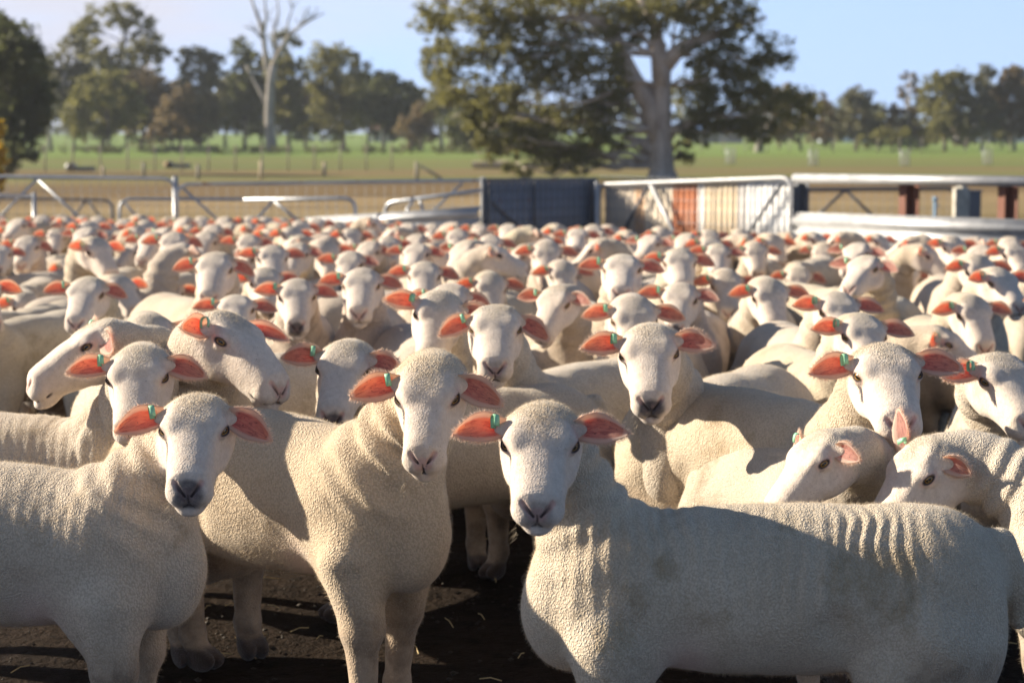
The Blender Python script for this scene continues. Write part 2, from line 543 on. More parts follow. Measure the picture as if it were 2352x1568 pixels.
DEF = dict(len=.83, hz=.91, wid=1.0, roman=0.0, head=(0, .60, .83), yaw=0.0, pitch=32.0, roll=0.0,
           ears=((5, 0, 0), (5, 0, 0)), nose=0.0, seed=0, vox=.009, hvox=.005, ripple=0.0, wrinkle=1.0,
           fuzz=0, tag=True, fat=1.0, stance=0.0, legs=True, tail=True, eyes=True, poll=1.0, el=(1, 1), tint=(1, 1, 1))

class Sheep:
    """one modelled sheep: its meshes and where the head, ears and eyes sit, in body space (x side, y forward)"""
    def __init__(self, **kw):
        g = dict(DEF); g.update(kw); self.g = g
        self.H = np.array(g['head'], float)
        M = Matrix.Rotation(R(g['yaw']), 3, 'Z') @ Matrix.Rotation(-R(g['pitch']), 3, 'X') @ Matrix.Rotation(R(g['roll']), 3, 'Y')
        self.M = np.array(M)
        neck_back = self.H + self.M @ np.array([0, -.075, -.028])
        axis = self.M @ np.array([0, -.80, -.60])
        p0 = np.array([0, .27, .52]); p3 = neck_back
        dist = np.linalg.norm(p3 - p0)
        p1 = p0 + np.array([0, .55, .60]) * dist * .42
        p2 = p3 + axis * dist * .34
        ts = np.linspace(0, 1, 8)
        self.neck = [bez(p0, p1, p2, p3, t) for t in ts]
        rr = np.interp(ts, [0, .3, .65, 1], [.134, .104, .084, .073])
        self.nr = rr
        self.build()

    def hoof(self, P, k):
        x, y, z = k
        d = np.minimum(ell(P, (x - .017, y + .022, .020), (.019, .050, .036)), ell(P, (x + .017, y + .022, .020), (.019, .050, .036)))
        return smax(d, P[:, 2] - (.055 - (P[:, 1] - y) * .45), .01)

    def trunk(self, P, fat):
        S = np.stack([np.abs(P[:, 0]), P[:, 1], P[:, 2]], 1)
        d = ell(P, (0, .05, .507), (.160 * fat, .36, .185))
        d = smin(d, ell(P, (0, -.17, .512), (.170 * fat, .33, .180)), .05)
        d = smin(d, ell(P, (0, -.36, .530), (.150 * fat, .185, .160)), .06)
        d = smin(d, ell(P, (0, .30, .500), (.110 * fat, .175, .165)), .05)
        d = smin(d, ell(P, (0, .392, .455), (.080, .115, .135)), .05)
        d = smin(d, ell(S, (.092 * fat, .29, .46), (.056, .115, .180)), .04)
        d = smin(d, ell(S, (.100 * fat, -.37, .43), (.072, .155, .185)), .05)
        d = smax(d, -rcone(S, (.190 * fat, .155, .30), (.185 * fat, .135, .44), .030, .018), .06)     # fold behind the elbow
        d = smax(d, -rcone(S, (.180 * fat, -.20, .34), (.180 * fat, -.155, .46), .030, .016), .06)    # fold before the thigh
        return d

    def sdf(self, P, body=True, near=.32):
        g = self.g
        P = P.astype(np.float32)
        fat = g['fat']
        d = None
        if body:
            d = self.trunk(P, fat)
            if g['legs']:
                for sx in (-1, 1):
                    st = g['stance'] * sx
                    k = [(.098 * sx, .315, .40), (.092 * sx, .320 + st, .25), (.092 * sx, .315 + st * 1.6, .075), (.092 * sx, .335 + st * 1.6, .022)]
                    d = smin(d, rcone(P, k[0], k[1], .080, .050), .035)
                    d = smin(d, rcone(P, k[1], k[2], .043, .030), .012)
                    d = smin(d, ell(P, k[1], (.047, .052, .060)), .02)
                    d = smin(d, rcone(P, k[2], k[3], .036, .028), .012)
                    d = smin(d, self.hoof(P, k[3]), .010)
                    st = -st
                    k = [(.108 * sx, -.36, .42), (.118 * sx, -.30 + st * .6, .33), (.112 * sx, -.475 + st, .225), (.108 * sx, -.455 + st * 1.3, .07), (.108 * sx, -.435 + st * 1.3, .022)]
                    d = smin(d, rcone(P, k[0], k[1], .11, .082), .04)
                    d = smin(d, rcone(P, k[1], k[2], .084, .044), .035)
                    d = smin(d, rcone(P, k[2], k[3], .039, .029), .012)
                    d = smin(d, ell(P, k[2], (.042, .052, .058)), .02)
                    d = smin(d, rcone(P, k[3], k[4], .036, .028), .012)
                    d = smin(d, self.hoof(P, k[4]), .010)
            if g['tail']:
                d = smin(d, rcone(P, (0, -.525, .61), (.012, -.575, .505), .036, .030), .025)
                d = smin(d, rcone(P, (.012, -.575, .505), (.014, -.572, .44), .030, .021), .02)
        else:
            d = self.trunk(P, fat)
        n = len(self.neck)
        dn = None
        for i in range(n - 1):
            di, t = rconet(P, self.neck[i], self.neck[i + 1], self.nr[i], self.nr[i + 1])
            s = (i + t) / (n - 1)
            if dn is None: dn, sn = di, s
            else:
                m = di < dn
                sn = np.where(m, s, sn); dn = smin(dn, di, .02)
        # folds of skin round the neck and shoulder
        nd = self.neck[-1] - self.neck[0]
        sn = np.clip(((P - self.neck[0].astype(np.float32)) @ nd.astype(np.float32)) / float(nd @ nd), 0, 1)
        jig = vnoise(P, 9.0, g['seed'] * 3.1)
        fold = np.sin(sn * 44 + jig * 6.0)
        fold = np.sign(fold) * np.abs(fold) ** .8
        amp = .0058 * g['wrinkle'] * sstep(sn, 0.02, .25) * (1 - sstep(sn, .72, .95)) * (.5 + vnoise(P, 6.0, 9 + g['seed']) + .35)
        dn = dn - amp * fold
        self._dn = dn
        d = smin(d, dn, .07)
        d = d - .008 * vnoise(P, 7.0, g['seed']) - .0035 * vnoise(P, 22.0, g['seed'] * 2.0)
        if g['ripple']:
            rp = np.sin(P[:, 1] * 185 + vnoise(P * np.array([1, 1, .22], np.float32), 15.0, 5.0) * 7)
            m = sstep(P[:, 2], .42, .55) * (1 - sstep(P[:, 2], .67, .70)) * sstep(P[:, 1], -.46, -.30) * (1 - sstep(P[:, 1], .34, .46))
            d = d - g['ripple'] * rp * m * np.clip(.6 + 1.0 * vnoise(P, 9.0, 2.0), 0, 1.1)
        Q = (P - self.H.astype(np.float32)) @ self.M.astype(np.float32)
        r = np.sqrt(((Q - np.array([0, .04, 0], np.float32)) ** 2).sum(1))
        m = r < near
        if m.any():
            hd = head_sdf(Q[m], g)
            for k, sx in ((0, -1), (1, 1)):
                E, A, N = self.ear_frame(k)
                hd = smin(hd, rcone(Q[m], E - A * .034 - N * .010, E + A * .010 - N * .018, .025, .014), .022)
            d = d.copy()
            d[m] = smin(d[m], hd, .045 * 1.0)
        return d

    def ear_frame(self, k):
        sx = (-1, 1)[k]
        up, fwd, tw = self.g['ears'][k]
        if k == 0: up -= 11                                        # the left ear hangs a little lower
        f = R(fwd + (25 if k == 0 else 16))                        # alert ears: swept a little towards what the sheep looks at
        A = np.array([sx * math.cos(R(up)) * math.cos(f), .80 * math.sin(f) - .04, math.sin(R(up)) + .60 * math.sin(f)])
        A /= np.linalg.norm(A)
        N = np.array([0.0, .72, .69])
        N = N - A * (N @ A); N /= np.linalg.norm(N)
        if tw:
            c, s = math.cos(R(tw) * sx), math.sin(R(tw) * sx)
            N = N * c + np.cross(A, N) * s
        E = np.array([sx * .072 * self.g['wid'], -.050 * self.g['len'], .031 * self.g['hz']])
        return E, A, N

    def mesh_grid(self, lo, n, h, toP, body, near, keep):
        c = 4
        n = [int(math.ceil(v / c)) * c for v in n]
        nb = [v // c for v in n]
        bi = np.stack(np.meshgrid(*[np.arange(v) for v in nb], indexing='ij'), -1).reshape(-1, 3)
        cd = self.sdf(toP(lo + (bi * c + 1.5) * h), body, near).reshape(nb)
        F = cd.repeat(c, 0).repeat(c, 1).repeat(c, 2).astype(np.float32)
        m = np.abs(F) < h * 5.0 + .006
        idx = np.argwhere(m)
        F[m] = self.sdf(toP(lo + idx * h), body, near)
        ins = F < 0
        # surface nets
        N = np.array(F.shape)
        cnt = np.zeros(N - 1, np.int8)
        corners = [(a, b, e) for a in (0, 1) for b in (0, 1) for e in (0, 1)]
        sl = lambda k, o: slice(o, k - 1 + o)
        for a, b, e in corners:
            cnt += ins[sl(N[0], a), sl(N[1], b), sl(N[2], e)]
        act = (cnt > 0) & (cnt < 8)
        ci = np.argwhere(act)
        if keep is not None:
            kp = keep(toP(lo + (ci + .5) * h))
            ci = ci[kp]
        acc = np.zeros((len(ci), 3), np.float32); num = np.zeros(len(ci), np.float32)
        for p in range(8):
            for ax in range(3):
                o = np.array(corners[p])
                if o[ax]: continue
                o2 = o.copy(); o2[ax] = 1
                A = ci + o; B = ci + o2
                fa = F[A[:, 0], A[:, 1], A[:, 2]]; fb = F[B[:, 0], B[:, 1], B[:, 2]]
                cr = (fa < 0) != (fb < 0)
                t = np.where(cr, fa / np.where(fa == fb, 1, fa - fb), 0)
                pos = np.repeat(o[None].astype(np.float32), len(ci), 0); pos[:, ax] = t
                acc[cr] += pos[cr]; num[cr] += 1
        V = toP(lo + (ci + acc / np.maximum(num, 1)[:, None]) * h)
        vid = np.full(N - 1, -1, np.int32)
        vid[ci[:, 0], ci[:, 1], ci[:, 2]] = np.arange(len(ci))
        quads = []
        for ax in range(3):
            u, v = (ax + 1) % 3, (ax + 2) % 3
            s0 = [slice(None)] * 3; s1 = [slice(None)] * 3
            s0[ax] = slice(0, N[ax] - 1); s1[ax] = slice(1, N[ax])
            ch = ins[tuple(s0)] != ins[tuple(s1)]
            e = np.argwhere(ch)
            e = e[(e[:, u] > 0) & (e[:, v] > 0) & (e[:, u] < N[u] - 1) & (e[:, v] < N[v] - 1)]
            inn = ins[e[:, 0], e[:, 1], e[:, 2]]
            q = []
            for du, dv in ((1, 1), (0, 1), (0, 0), (1, 0)):
                cc = e.copy(); cc[:, u] -= du; cc[:, v] -= dv
                q.append(vid[cc[:, 0], cc[:, 1], cc[:, 2]])
            q = np.stack(q, 1)
            q[~inn] = q[~inn][:, ::-1]
            quads.append(q[(q >= 0).all(1)])
        return V, np.concatenate(quads)

    def toQ(self, P):
        return (P - self.H) @ self.M

    def build(self):
        g = self.g
        h = g['vox']
        pts = np.array(self.neck + [self.H + self.M @ np.array([0, .2, 0])])
        lo = np.minimum(pts.min(0) - .16, np.array([-.23, -.66, -.02])); hi = np.maximum(pts.max(0) + .16, np.array([.23, .56, .74]))
        ctr = np.array([0, .05, -.01])
        def keep_body(P):
            Q = self.toQ(P)
            return ~((Q[:, 1] > -.072) & (np.sqrt(((Q - ctr) ** 2).sum(1)) < .198))
        def keep_head(P):
            Q = self.toQ(P)
            return (Q[:, 1] > -.072 - h * 1.6) & (np.sqrt(((Q - ctr) ** 2).sum(1)) < .198 + h * 1.6)
        V1, F1 = self.mesh_grid(lo, (hi - lo) / h, h, lambda p: p, True, .30, keep_body)
        hh = g['hvox']
        qlo = np.array([-.22, -.11, -.23]); qhi = np.array([.22, .26, .22])
        V2, F2 = self.mesh_grid(qlo, (qhi - qlo) / hh, hh, lambda q: q @ self.M.T + self.H, False, .60, keep_head)
        V = np.concatenate([V1, V2]); F = np.concatenate([F1, F2 + len(V1)])
        self.V, self.F = V, F
        m1, m2 = self.masks(V)
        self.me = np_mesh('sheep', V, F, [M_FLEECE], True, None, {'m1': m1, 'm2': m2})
        self.m1, self.m2 = m1, m2
        self.ears = [self.ear_mesh(0), self.ear_mesh(1)]
        self.tagme = self.tag_mesh()
        self.fz = self.fuzz_mesh() if g['fuzz'] else None
        del self.V, self.F

    def masks(self, V):
        g = self.g
        Q = self.toQ(V).astype(np.float32); P = V.astype(np.float32)
        hd = np.full(len(V), .5, np.float32)
        r = np.sqrt(((Q - np.array([0, .04, 0], np.float32)) ** 2).sum(1))
        m = r < .34
        hd[m] = head_sdf(Q[m], g)
        for k in (0, 1):
            E, A, N = self.ear_frame(k)
            hd[m] = np.minimum(hd[m], rcone(Q[m], E, E + A * .03, .026, .02))
        S = Q.copy(); S[:, 0] = np.abs(S[:, 0])
        L = np.array([g['wid'], g['len'], g['hz']], np.float32)
        nz = vnoise(P, 40.0, g['seed'])
        face = sstep(Q[:, 1] + nz * .03, -.070, -.025) * sstep(.024 - hd + nz * .012, 0, .016)
        face = np.maximum(face, sstep(.010 - hd, 0, .01) * sstep(Q[:, 1], -.10, -.075) * sstep(-Q[:, 2], -.01, .03) * .8)
        poll = np.exp(-((Q[:, 0] / .046) ** 2 + ((Q[:, 1] + .035) / .052) ** 2)) * sstep(Q[:, 2], .03, .05) * g['poll']
        dn = rcone(S, NOS_A * L, NOS_B * L, 0, 0)
        dp = rcone(S, np.array([0, .217, -.012]) * L, np.array([0, .218, -.039]) * L, 0, 0)
        pad = ell(S, np.array([0, .212, -.010]) * L, (.020, .022, .014))
        pink = np.maximum(sstep(.0095 - dn, 0, .005), sstep(.006 - dp, 0, .005)) * .6
        pink = np.maximum(pink, sstep(.006 - pad, 0, .01) * .6)
        e = EYE_C * L
        de = np.sqrt(((S - e) ** 2).sum(1))
        rad = S - e.astype(np.float32)
        outw = rad @ EYE_N.astype(np.float32)
        # lids: thin dark rim round the opening, tear stain below it
        up = np.array([-.35, -.10, .93]); up = up - EYE_N * (up @ EYE_N); up /= np.linalg.norm(up)
        fw = np.cross(up, EYE_N)
        a = rad @ fw.astype(np.float32); b = rad @ up.astype(np.float32)
        op = np.sqrt((a / .0165) ** 2 + (b / .0088) ** 2)
        rim = (1 - sstep(op, .92, 1.30)) * (outw > 0)
        tear = sstep(.006 - rcone(S, e + np.array([.004, .014, -.006]), e + np.array([.004, .034, -.016]), .002, .002), 0, .005) * .45
        lidpink = (1 - sstep(op, 1.1, 2.0)) * (outw > 0) * .35
        pink = np.maximum(pink, lidpink)
        nost = sstep(.0048 - dn, 0, .003)
        mm = np.minimum(rcone(S, np.array([0, .218, -.042]) * L, np.array([.030, .203, -.048]) * L, 0, 0),
                        rcone(S, np.array([.030, .203, -.048]) * L, np.array([.054, .160, -.046]) * L, 0, 0))
        mouth = sstep(.0058 - mm, 0, .003) * .85
        phil = sstep(.003 - np.abs(S[:, 0]), 0, .002) * sstep(.006 - dp, 0, .004) * .8
        dark = np.maximum.reduce([rim * .95, nost * .9, mouth, phil])
        if not g['eyes']:
            dark = np.maximum(dark, (1 - sstep(op, .7, 1.0)) * (outw > 0))
        nosed = ell(S, np.array([0, .210, -.014]) * L, (.034, .040, .034))
        grey = sstep(.004 - nosed + nz * .016, 0, .014) * g['nose'] * sstep(Q[:, 2], -.062, -.042)
        grey = np.maximum(grey, tear * (.35 + .65 * (np.sin(g['seed'] * 3.7) > .3)))
        hi = .10 * (1 - sstep(P[:, 1], -.32, -.18))
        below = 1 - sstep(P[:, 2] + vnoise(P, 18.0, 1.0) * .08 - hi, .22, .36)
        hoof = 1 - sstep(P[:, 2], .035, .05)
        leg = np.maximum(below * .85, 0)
        inner = np.exp(-(((P[:, 1] - .15) / .05) ** 2)) * np.exp(-((P[:, 2] - .35) / .07) ** 2) * .9   # bare skin behind the elbow
        leg = np.clip(leg, 0, 1)
        dark = np.maximum(dark, hoof * .85)
        face = np.maximum(face, inner * .6)
        far = hd > .12
        pink = np.where(far, inner * .35, pink)
        return np.stack([face, np.clip(pink, 0, 1), np.clip(dark, 0, 1)], 1), np.stack([leg, np.clip(grey, 0, 1), poll], 1)

    def ear_mesh(self, k):
        """leaf-shaped ear: a cupped shell with a fleshy inner side, in head space"""
        E, A, N = self.ear_frame(k)
        sx = (-1, 1)[k]
        B = np.cross(A, N) * sx                                     # across the ear, towards its upper edge
        g = self.g
        Lr = .112 * self.g['el'][k]; hero = g['hvox'] < .0045
        nt, ns = (26, 14) if hero else (14, 8)
        ts = np.linspace(0, 1, nt); ss = np.linspace(-1, 1, ns + 1)
        wt = (.5 + .5 * self.g['el'][k]) * np.interp(ts, [0, .10, .25, .42, .58, .75, .88, .96, 1], [.020, .023, .0295, .0335, .0320, .0235, .0140, .0065, .0008])
        cup = np.interp(ts, [0, .2, .5, .8, 1], [.020, .018, .011, .005, .001])
        rs = np.random.default_rng(g['seed'] * 7 + k)
        ph = rs.random() * 6
        def P(t, s, w, cp):
            asym = .0045 * math.sin(math.pi * t)
            bend = -.020 * t * t
            ripple = .0016 * math.sin(t * 9 + s * 2 + ph) * t
            q = E + A * (Lr * t) + B * (w * s * .98 + asym - .010 * t * t) + N * (-cp * (1 - s * s) + cp * .45 + bend + ripple)
            return q
        Vi = []; Vo = []; at = []; ao = []
        for i, t in enumerate(ts):
            for s in ss:
                q = P(t, s, wt[i], cup[i])
                th = (.0050 * (1 - abs(s) ** 3) * (1 - .55 * t) + .0016)
                Vi.append(q); Vo.append(q - N * th)
                inn = sstep(np.array([.76 - abs(s) - .25 * max(0, t - .8) * 4]), 0, .16)[0] * sstep(np.array([t]), .10, .20)[0] * (1 - sstep(np.array([t]), .88, .95)[0])
                at.append((t, inn, s * .5 + .5)); ao.append((t, 0.0, s * .5 + .5))
        V = np.array(Vi + Vo); n1 = len(Vi); w1 = ns + 1
        F = []
        for i in range(nt - 1):
            for j in range(ns):
                a, b, c, d = i * w1 + j, i * w1 + j + 1, (i + 1) * w1 + j + 1, (i + 1) * w1 + j
                q = (a, b, c, d); o = (n1 + d, n1 + c, n1 + b, n1 + a)
                if sx < 0: q = q[::-1]; o = o[::-1]
                F.append(q if False else q[::-1]); F.append(o[::-1])
            for j in (0, ns):
                a, d = i * w1 + j, (i + 1) * w1 + j
                q = (a, d, n1 + d, n1 + a)
                F.append(q if (j == 0) == (sx < 0) else q[::-1])
        for j in range(ns):
            a, b = (nt - 1) * w1 + j, (nt - 1) * w1 + j + 1
            F.append((a, b, n1 + b, n1 + a))
        attr = np.array(at + ao)
        Fq = np.array(F)
        T = None
        if hero:
            # short hairs along the rim and over the back of the ear
            hv = []; hf = []; ha = []
            nh = 420
            b0 = len(V)
            for q in range(nh + 300):
                i = rs.integers(2, nt - 1)
                if q < nh:
                    s = -1.0 if rs.random() < .55 else 1.0
                    s *= 1 - .10 * rs.random()
                    out = B * s * .9 + A * (.35 + .5 * ts[i]) - N * .3
                else:
                    s = rs.random() * 2 - 1
                    out = -N * .8 + A * .6 + B * s * .5
                t = min(1, ts[i] + rs.random() / nt)
                base = P(t, s, np.interp(t, ts, wt), np.interp(t, ts, cup)) - N * .001
                if q >= nh: base = base - N * .004
                dr = out / np.linalg.norm(out) + rs.normal(0, .25, 3)
                ln = .006 + .006 * rs.random()
                side = np.cross(dr, rs.normal(0, 1, 3)); side /= np.linalg.norm(side)
                i0 = b0 + len(hv)
                hv += [base - side * .0005, base + side * .0005, base + dr * ln]
                ha += [(t, 0, .5)] * 3
                hf.append((i0, i0 + 1, i0 + 2))
            V = np.concatenate([V, np.array(hv)]); attr = np.concatenate([attr, np.array(ha)])
            T = np.array(hf)
        me = np_mesh('ear', V, [Fq] + ([T] if T is not None else []), [M_EAR], True, None, {'e1': attr})
        return me

    def tag_mesh(self):
        """green plastic tag folded over the upper edge of the right ear, in head space"""
        E, A, N = self.ear_frame(1)
        B = np.cross(A, N)
        Lr = .112; t = .24
        c = E + A * (Lr * t) + B * .0205 + N * .005
        prof = [(.0045, -.0195), (.0065, -.010), (.0068, -.001), (.004, .0045), (-.003, .0055), (-.0085, .003), (-.0115, -.004), (-.0125, -.020)]
        V = []; F = []
        hw = .0058
        for (n_, b_) in prof:
            for sgn in (-1, 1):
                V.append(c + A * (hw * sgn) + N * (n_ + .004) + B * b_)
        n1 = len(V)
        for i, (n_, b_) in enumerate(prof):
            p = prof[max(0, i - 1)]; q = prof[min(len(prof) - 1, i + 1)]
            tn = np.array([q[1] - p[1], -(q[0] - p[0])]); tn /= np.linalg.norm(tn)
            for sgn in (-1, 1):
                V.append(c + A * (hw * sgn) + N * (n_ + .004 - tn[0] * -.0018) + B * (b_ - tn[1] * -.0018))
        for i in range(len(prof) - 1):
            a = i * 2
            F += [(a, a + 1, a + 3, a + 2), (n1 + a + 2, n1 + a + 3, n1 + a + 1, n1 + a), (a, a + 2, n1 + a + 2, n1 + a), (a + 3, a + 1, n1 + a + 1, n1 + a + 3)]
        e = (len(prof) - 1) * 2
        F += [(0, n1, n1 + 1, 1), (e, e + 1, n1 + e + 1, n1 + e)]
        return np_mesh('ear_tag', np.array(V), np.array(F), [M_TAG], False)

    def fuzz_mesh(self):
        g = self.g
        n = g['fuzz']
        rs = np.random.default_rng(g['seed'] + 100)
        V, F = self.V, self.F
        a, b, c, d = (V[F[:, k]] for k in range(4))
        nrm = np.cross(c - a, d - b)
        area = np.linalg.norm(nrm, axis=1) * .5 + 1e-12
        nrm = nrm / (2 * area[:, None])
        cen = (a + b + c + d) / 4
        Q = self.toQ(cen)
        face = self.m1[F[:, 0], 0]; dark = self.m1[F[:, 0], 2]; poll = self.m2[F[:, 0], 2]
        w = area * (1 + 1.6 * poll + .5 * face) * (dark < .2) * (cen[:, 2] > .16)
        bare = (Q[:, 1] > .165)
        w *= np.where(bare, .25, 1)
        pick = rs.choice(len(F), n, p=w / w.sum())
        u = rs.random((n, 1)); v = rs.random((n, 1))
        p = a[pick] * (1 - u) * (1 - v) + b[pick] * u * (1 - v) + c[pick] * u * v + d[pick] * (1 - u) * v
        nn = nrm[pick]
        f = face[pick][:, None]; pl = poll[pick][:, None]
        fdir = self.M @ np.array([0, .8, 0])
        flow = f * fdir * .9 + (1 - f) * np.array([0, -.15, -.45])
        dr = nn + flow * .8 + rs.normal(0, .38, (n, 3))
        dr /= np.linalg.norm(dr, axis=1)[:, None]
        ln = (.0045 + .0065 * rs.random((n, 1)) ** 2 + .006 * (rs.random((n, 1)) < .04)) * (1 - .45 * f) + .005 * pl
        side = np.cross(dr, rs.normal(0, 1, (n, 3))); side /= np.linalg.norm(side, axis=1)[:, None]
        wd = .00030 * (1 - .2 * f)
        base = p - nn * .001
        HV = np.stack([base - side * wd, base + side * wd, base + dr * ln], 1).reshape(-1, 3)
        # whiskers and a few long stray hairs
        wv = []
        for q in range(26):
            sx = rs.choice([-1, 1])
            y = rs.uniform(.15, .205); z = rs.uniform(-.07, -.035)
            x = sx * np.interp(y, _HY, _HW) * .8
            b0 = np.array([x, y, z]); dv = np.array([sx * rs.uniform(.5, 1.2), rs.uniform(.2, .7), rs.uniform(-1, -.1)]); dv /= np.linalg.norm(dv)
            tip = b0 + dv * rs.uniform(.012, .032)
            sd_ = np.cross(dv, rs.normal(0, 1, 3)); sd_ /= np.linalg.norm(sd_)
            for pnt in (b0 - sd_ * .00022, b0 + sd_ * .00022, tip):
                wv.append(self.M @ pnt + self.H)
        HV = np.concatenate([HV, np.array(wv)])
        HF = np.arange(len(HV)).reshape(-1, 3)
        return np_mesh('wool', HV, HF, [M_FIBRE], False)

    # -------------------------------------------------------------- placing
    def place(self, loc, heading, scale=1.0, label='', group=None, tagged=True, eyes=None):
        """heading: 0 faces the camera, 90 faces to the right of the photo"""
        o = link_mesh('sheep', self.me)
        o.location = loc
        o.rotation_euler = (0, 0, R(heading + 180))
        o.scale = (scale,) * 3
        tag(o, label, 'sheep', group)
        o.color = self.g['tint'] + (1,)
        HM = Matrix.Translation(Vector(self.H)) @ Matrix(self.M.tolist()).to_4x4()
        for k in (0, 1):
            e = link_mesh('ear', self.ears[k], o)
            e.matrix_local = HM
            if k == 1 and tagged and self.g['tag']:
                t = link_mesh('ear_tag', self.tagme, e)
        if self.g['eyes'] if eyes is None else eyes:
            for sx in (-1, 1):
                q = link_mesh('eye', EYE_ME, o)
                L = np.array([self.g['wid'], self.g['len'], self.g['hz']])
                e = EYE_C * L * np.array([sx, 1, 1])
                n = Vector((EYE_N[0] * sx, EYE_N[1] * 1.1, EYE_N[2])).normalized()
                z = Vector((-.35 * sx, -.10, .93)); z = (z - n * z.dot(n)).normalized()
                y = z.cross(n)
                rot = Matrix((n, y, z)).transposed().to_4x4()
                q.matrix_local = HM @ Matrix.Translation(Vector(e)) @ rot
        if self.fz is not None:
            link_mesh('wool', self.fz, o)
        return o

def eye_mesh():
    bm = bmesh.new()
    bmesh.ops.create_uvsphere(bm, u_segments=20, v_segments=14, radius=.0155)
    me = bpy.data.meshes.new('eye')
    bm.to_mesh(me); bm.free()
    me.polygons.foreach_set('use_smooth', np.ones(len(me.polygons), dtype=bool))
    me.materials.append(M_EYE)
    return me
EYE_ME = eye_mesh()
dbg = lambda m: None
# ------------------------------------------------------------------ the flock
FLOCK = "sheep crowded together in the dirt yard"
placed = []            # (x, y, r, height kind) circles of everything standing in the yard

def ground_z(y):
    """the yard falls away a little towards its far end"""
    return -.017 * max(0.0, y - 9.0)

def plan_circles(root, heading, s):
    f = Vector((math.sin(R(heading)), -math.cos(R(heading))))
    return [(root[0] + f.x * o * s, root[1] + f.y * o * s, .140 * s) for o in (.26, .04, -.18, -.40)]

def overlap(cs):
    tot = 0.0
    for (x, y, r) in cs:
        for (a, b, q) in placed:
            d = math.hypot(x - a, y - b)
            if d < r + q:
                tot += (r + q - d) ** 2
    return tot

def hero(label, withers, body, eye, head, pitch, roll=0.0, scale=1.0, hd=5.0, **kw):
    """withers, eye: points of the plan; body, head: headings"""
    if 'ears' in kw: kw['ears'] = kw['ears'][::-1]          # given as they stand in the photo, left one first
    W = at_height(withers[0], withers[1], .695 * scale)
    th = R(body + 180)
    Rz = Matrix.Rotation(th, 3, 'Z')
    root = W - Rz @ Vector((0, .22 * scale, 0)); root.z = 0
    base = root + Rz @ Vector((0, .28 * scale, .54 * scale))
    # the head lies on the ray through its eyes, a neck's length from the shoulder
    Mh = Matrix.Rotation(R(head + 180), 3, 'Z') @ Matrix.Rotation(-R(pitch), 3, 'X')
    H = at_depth(eye[0], eye[1], hd) - Mh @ Vector((0, 0, .022 * scale))                      # the head stands at its own distance
    loc = Rz.transposed() @ (H - root) / scale
    S = Sheep(head=tuple(loc), yaw=head - body, pitch=pitch, roll=roll, **kw)
    S.place(root, body, scale, label, FLOCK)
    placed.extend(plan_circles(root, body, scale))
    f = Vector((H.x, H.y)); placed.append((f.x, f.y, .10))
    dbg("%-40s D %.2f neck %.2f z %.2f" % (label[:40], root.y, (H - base).length / scale, H.z))
    return S

NEAR = dict(vox=.0065, hvox=.003)
MIDR = dict(vox=.008, hvox=.0036)
_only = None
hero("front left sheep, body cut by the left edge, grey nose, face turned to the camera",
     (186, 1064), 82, (446, 988), 3, 30, 0, 1.04, hd=4.50, seed=11, nose=.9, tint=(1, .97, .93), fuzz=110000, wid=.92,
     ears=((-12, 8, 10), (-14, 6, 0)), ripple=.0012, **NEAR)
hero("middle sheep of the front three, chest and both front legs showing, specked cheeks",
     (800, 966), 52, (982, 912), -4, 43, 2, 1.10, hd=4.7, seed=12, nose=.15, fuzz=110000, wid=.83, len=.73, hz=.80, roman=.003, fat=.86, tint=(1, .94, .84),
     ears=((-9, 5, 0), (-12, 4, 0)), wrinkle=1.6, stance=.02, **NEAR)
hero("foremost sheep standing side on, ribbed shadow along its back, looking at the camera",
     (1500, 1153), -92, (1240, 1020), -3, 35, -1, 1.0, hd=4.1, seed=13, nose=.45, tint=(1, .99, .95), fuzz=120000, wid=1.0, len=.80, hz=.86,
     ears=((3, 10, 14), (16, 0, 0)), ripple=.0036, wrinkle=.8, **NEAR)
hero("sheep with a shaded grey face and dark ears behind the middle front sheep's back",
     (890, 905), -60, (786, 850), -8, 35, -4, 1.0, hd=5.5, seed=14, nose=.9, fuzz=60000, wid=.92,
     ears=((2, 2, 8), (4, 4, 0)), **MIDR)
hero("sheep at the left with a wrinkled neck, muzzle hidden behind the front left sheep",
     (175, 948), 84, (316, 868), 4, 37, 2, 1.0, hd=5.15, seed=15, nose=.2, fuzz=70000,
     ears=((4, 8, 20), (-3, 4, 0)), wrinkle=1.8, ripple=.002, **MIDR)
hero("sheep at the left turned in profile with its pink muzzle pointing left",
     (360, 850), -36, (200, 792), -70, 26, 0, 1.06, hd=5.55, seed=16, nose=0.0, fuzz=60000, len=.87, roman=.006,
     ears=((4, -6, 0), (0, -10, 0)), **MIDR)
hero("large sheep looking right, round woolly poll, muzzle above the middle front sheep's back",
     (455, 885), 28, (545, 783), 52, 29, -4, 1.10, hd=5.45, seed=17, nose=.15, fuzz=70000, len=.87, roman=.008, poll=1.0,
     ears=((10, 0, 0), (2, 12, 30)), **MIDR)
hero("sheep with a pink eye patch peering between two heads at the left, lower face hidden",
     (345, 830), 8, (345, 778), 14, 38, 0, .96, hd=6.45, seed=18, nose=.3, fuzz=30000, ears=((0, 0, 0), (0, 0, 0)), **MIDR)
hero("sheep facing the camera in the middle with drooping ears and a spotted pink nose",
     (1235, 848), -38, (1138, 757), 0, 29, 0, 1.0, hd=6.1, seed=19, nose=.3, fuzz=50000,
     ears=((-22, 6, 0), (-20, 6, 0)), **MIDR)
hero("sheep with its head tilted, face partly hidden by the sheep with drooping ears",
     (1020, 832), 12, (1003, 728), -6, 39, -12, 1.0, hd=6.45, seed=20, nose=.5, fuzz=40000,
     ears=((6, 4, 0), (12, -4, 0)), **MIDR)
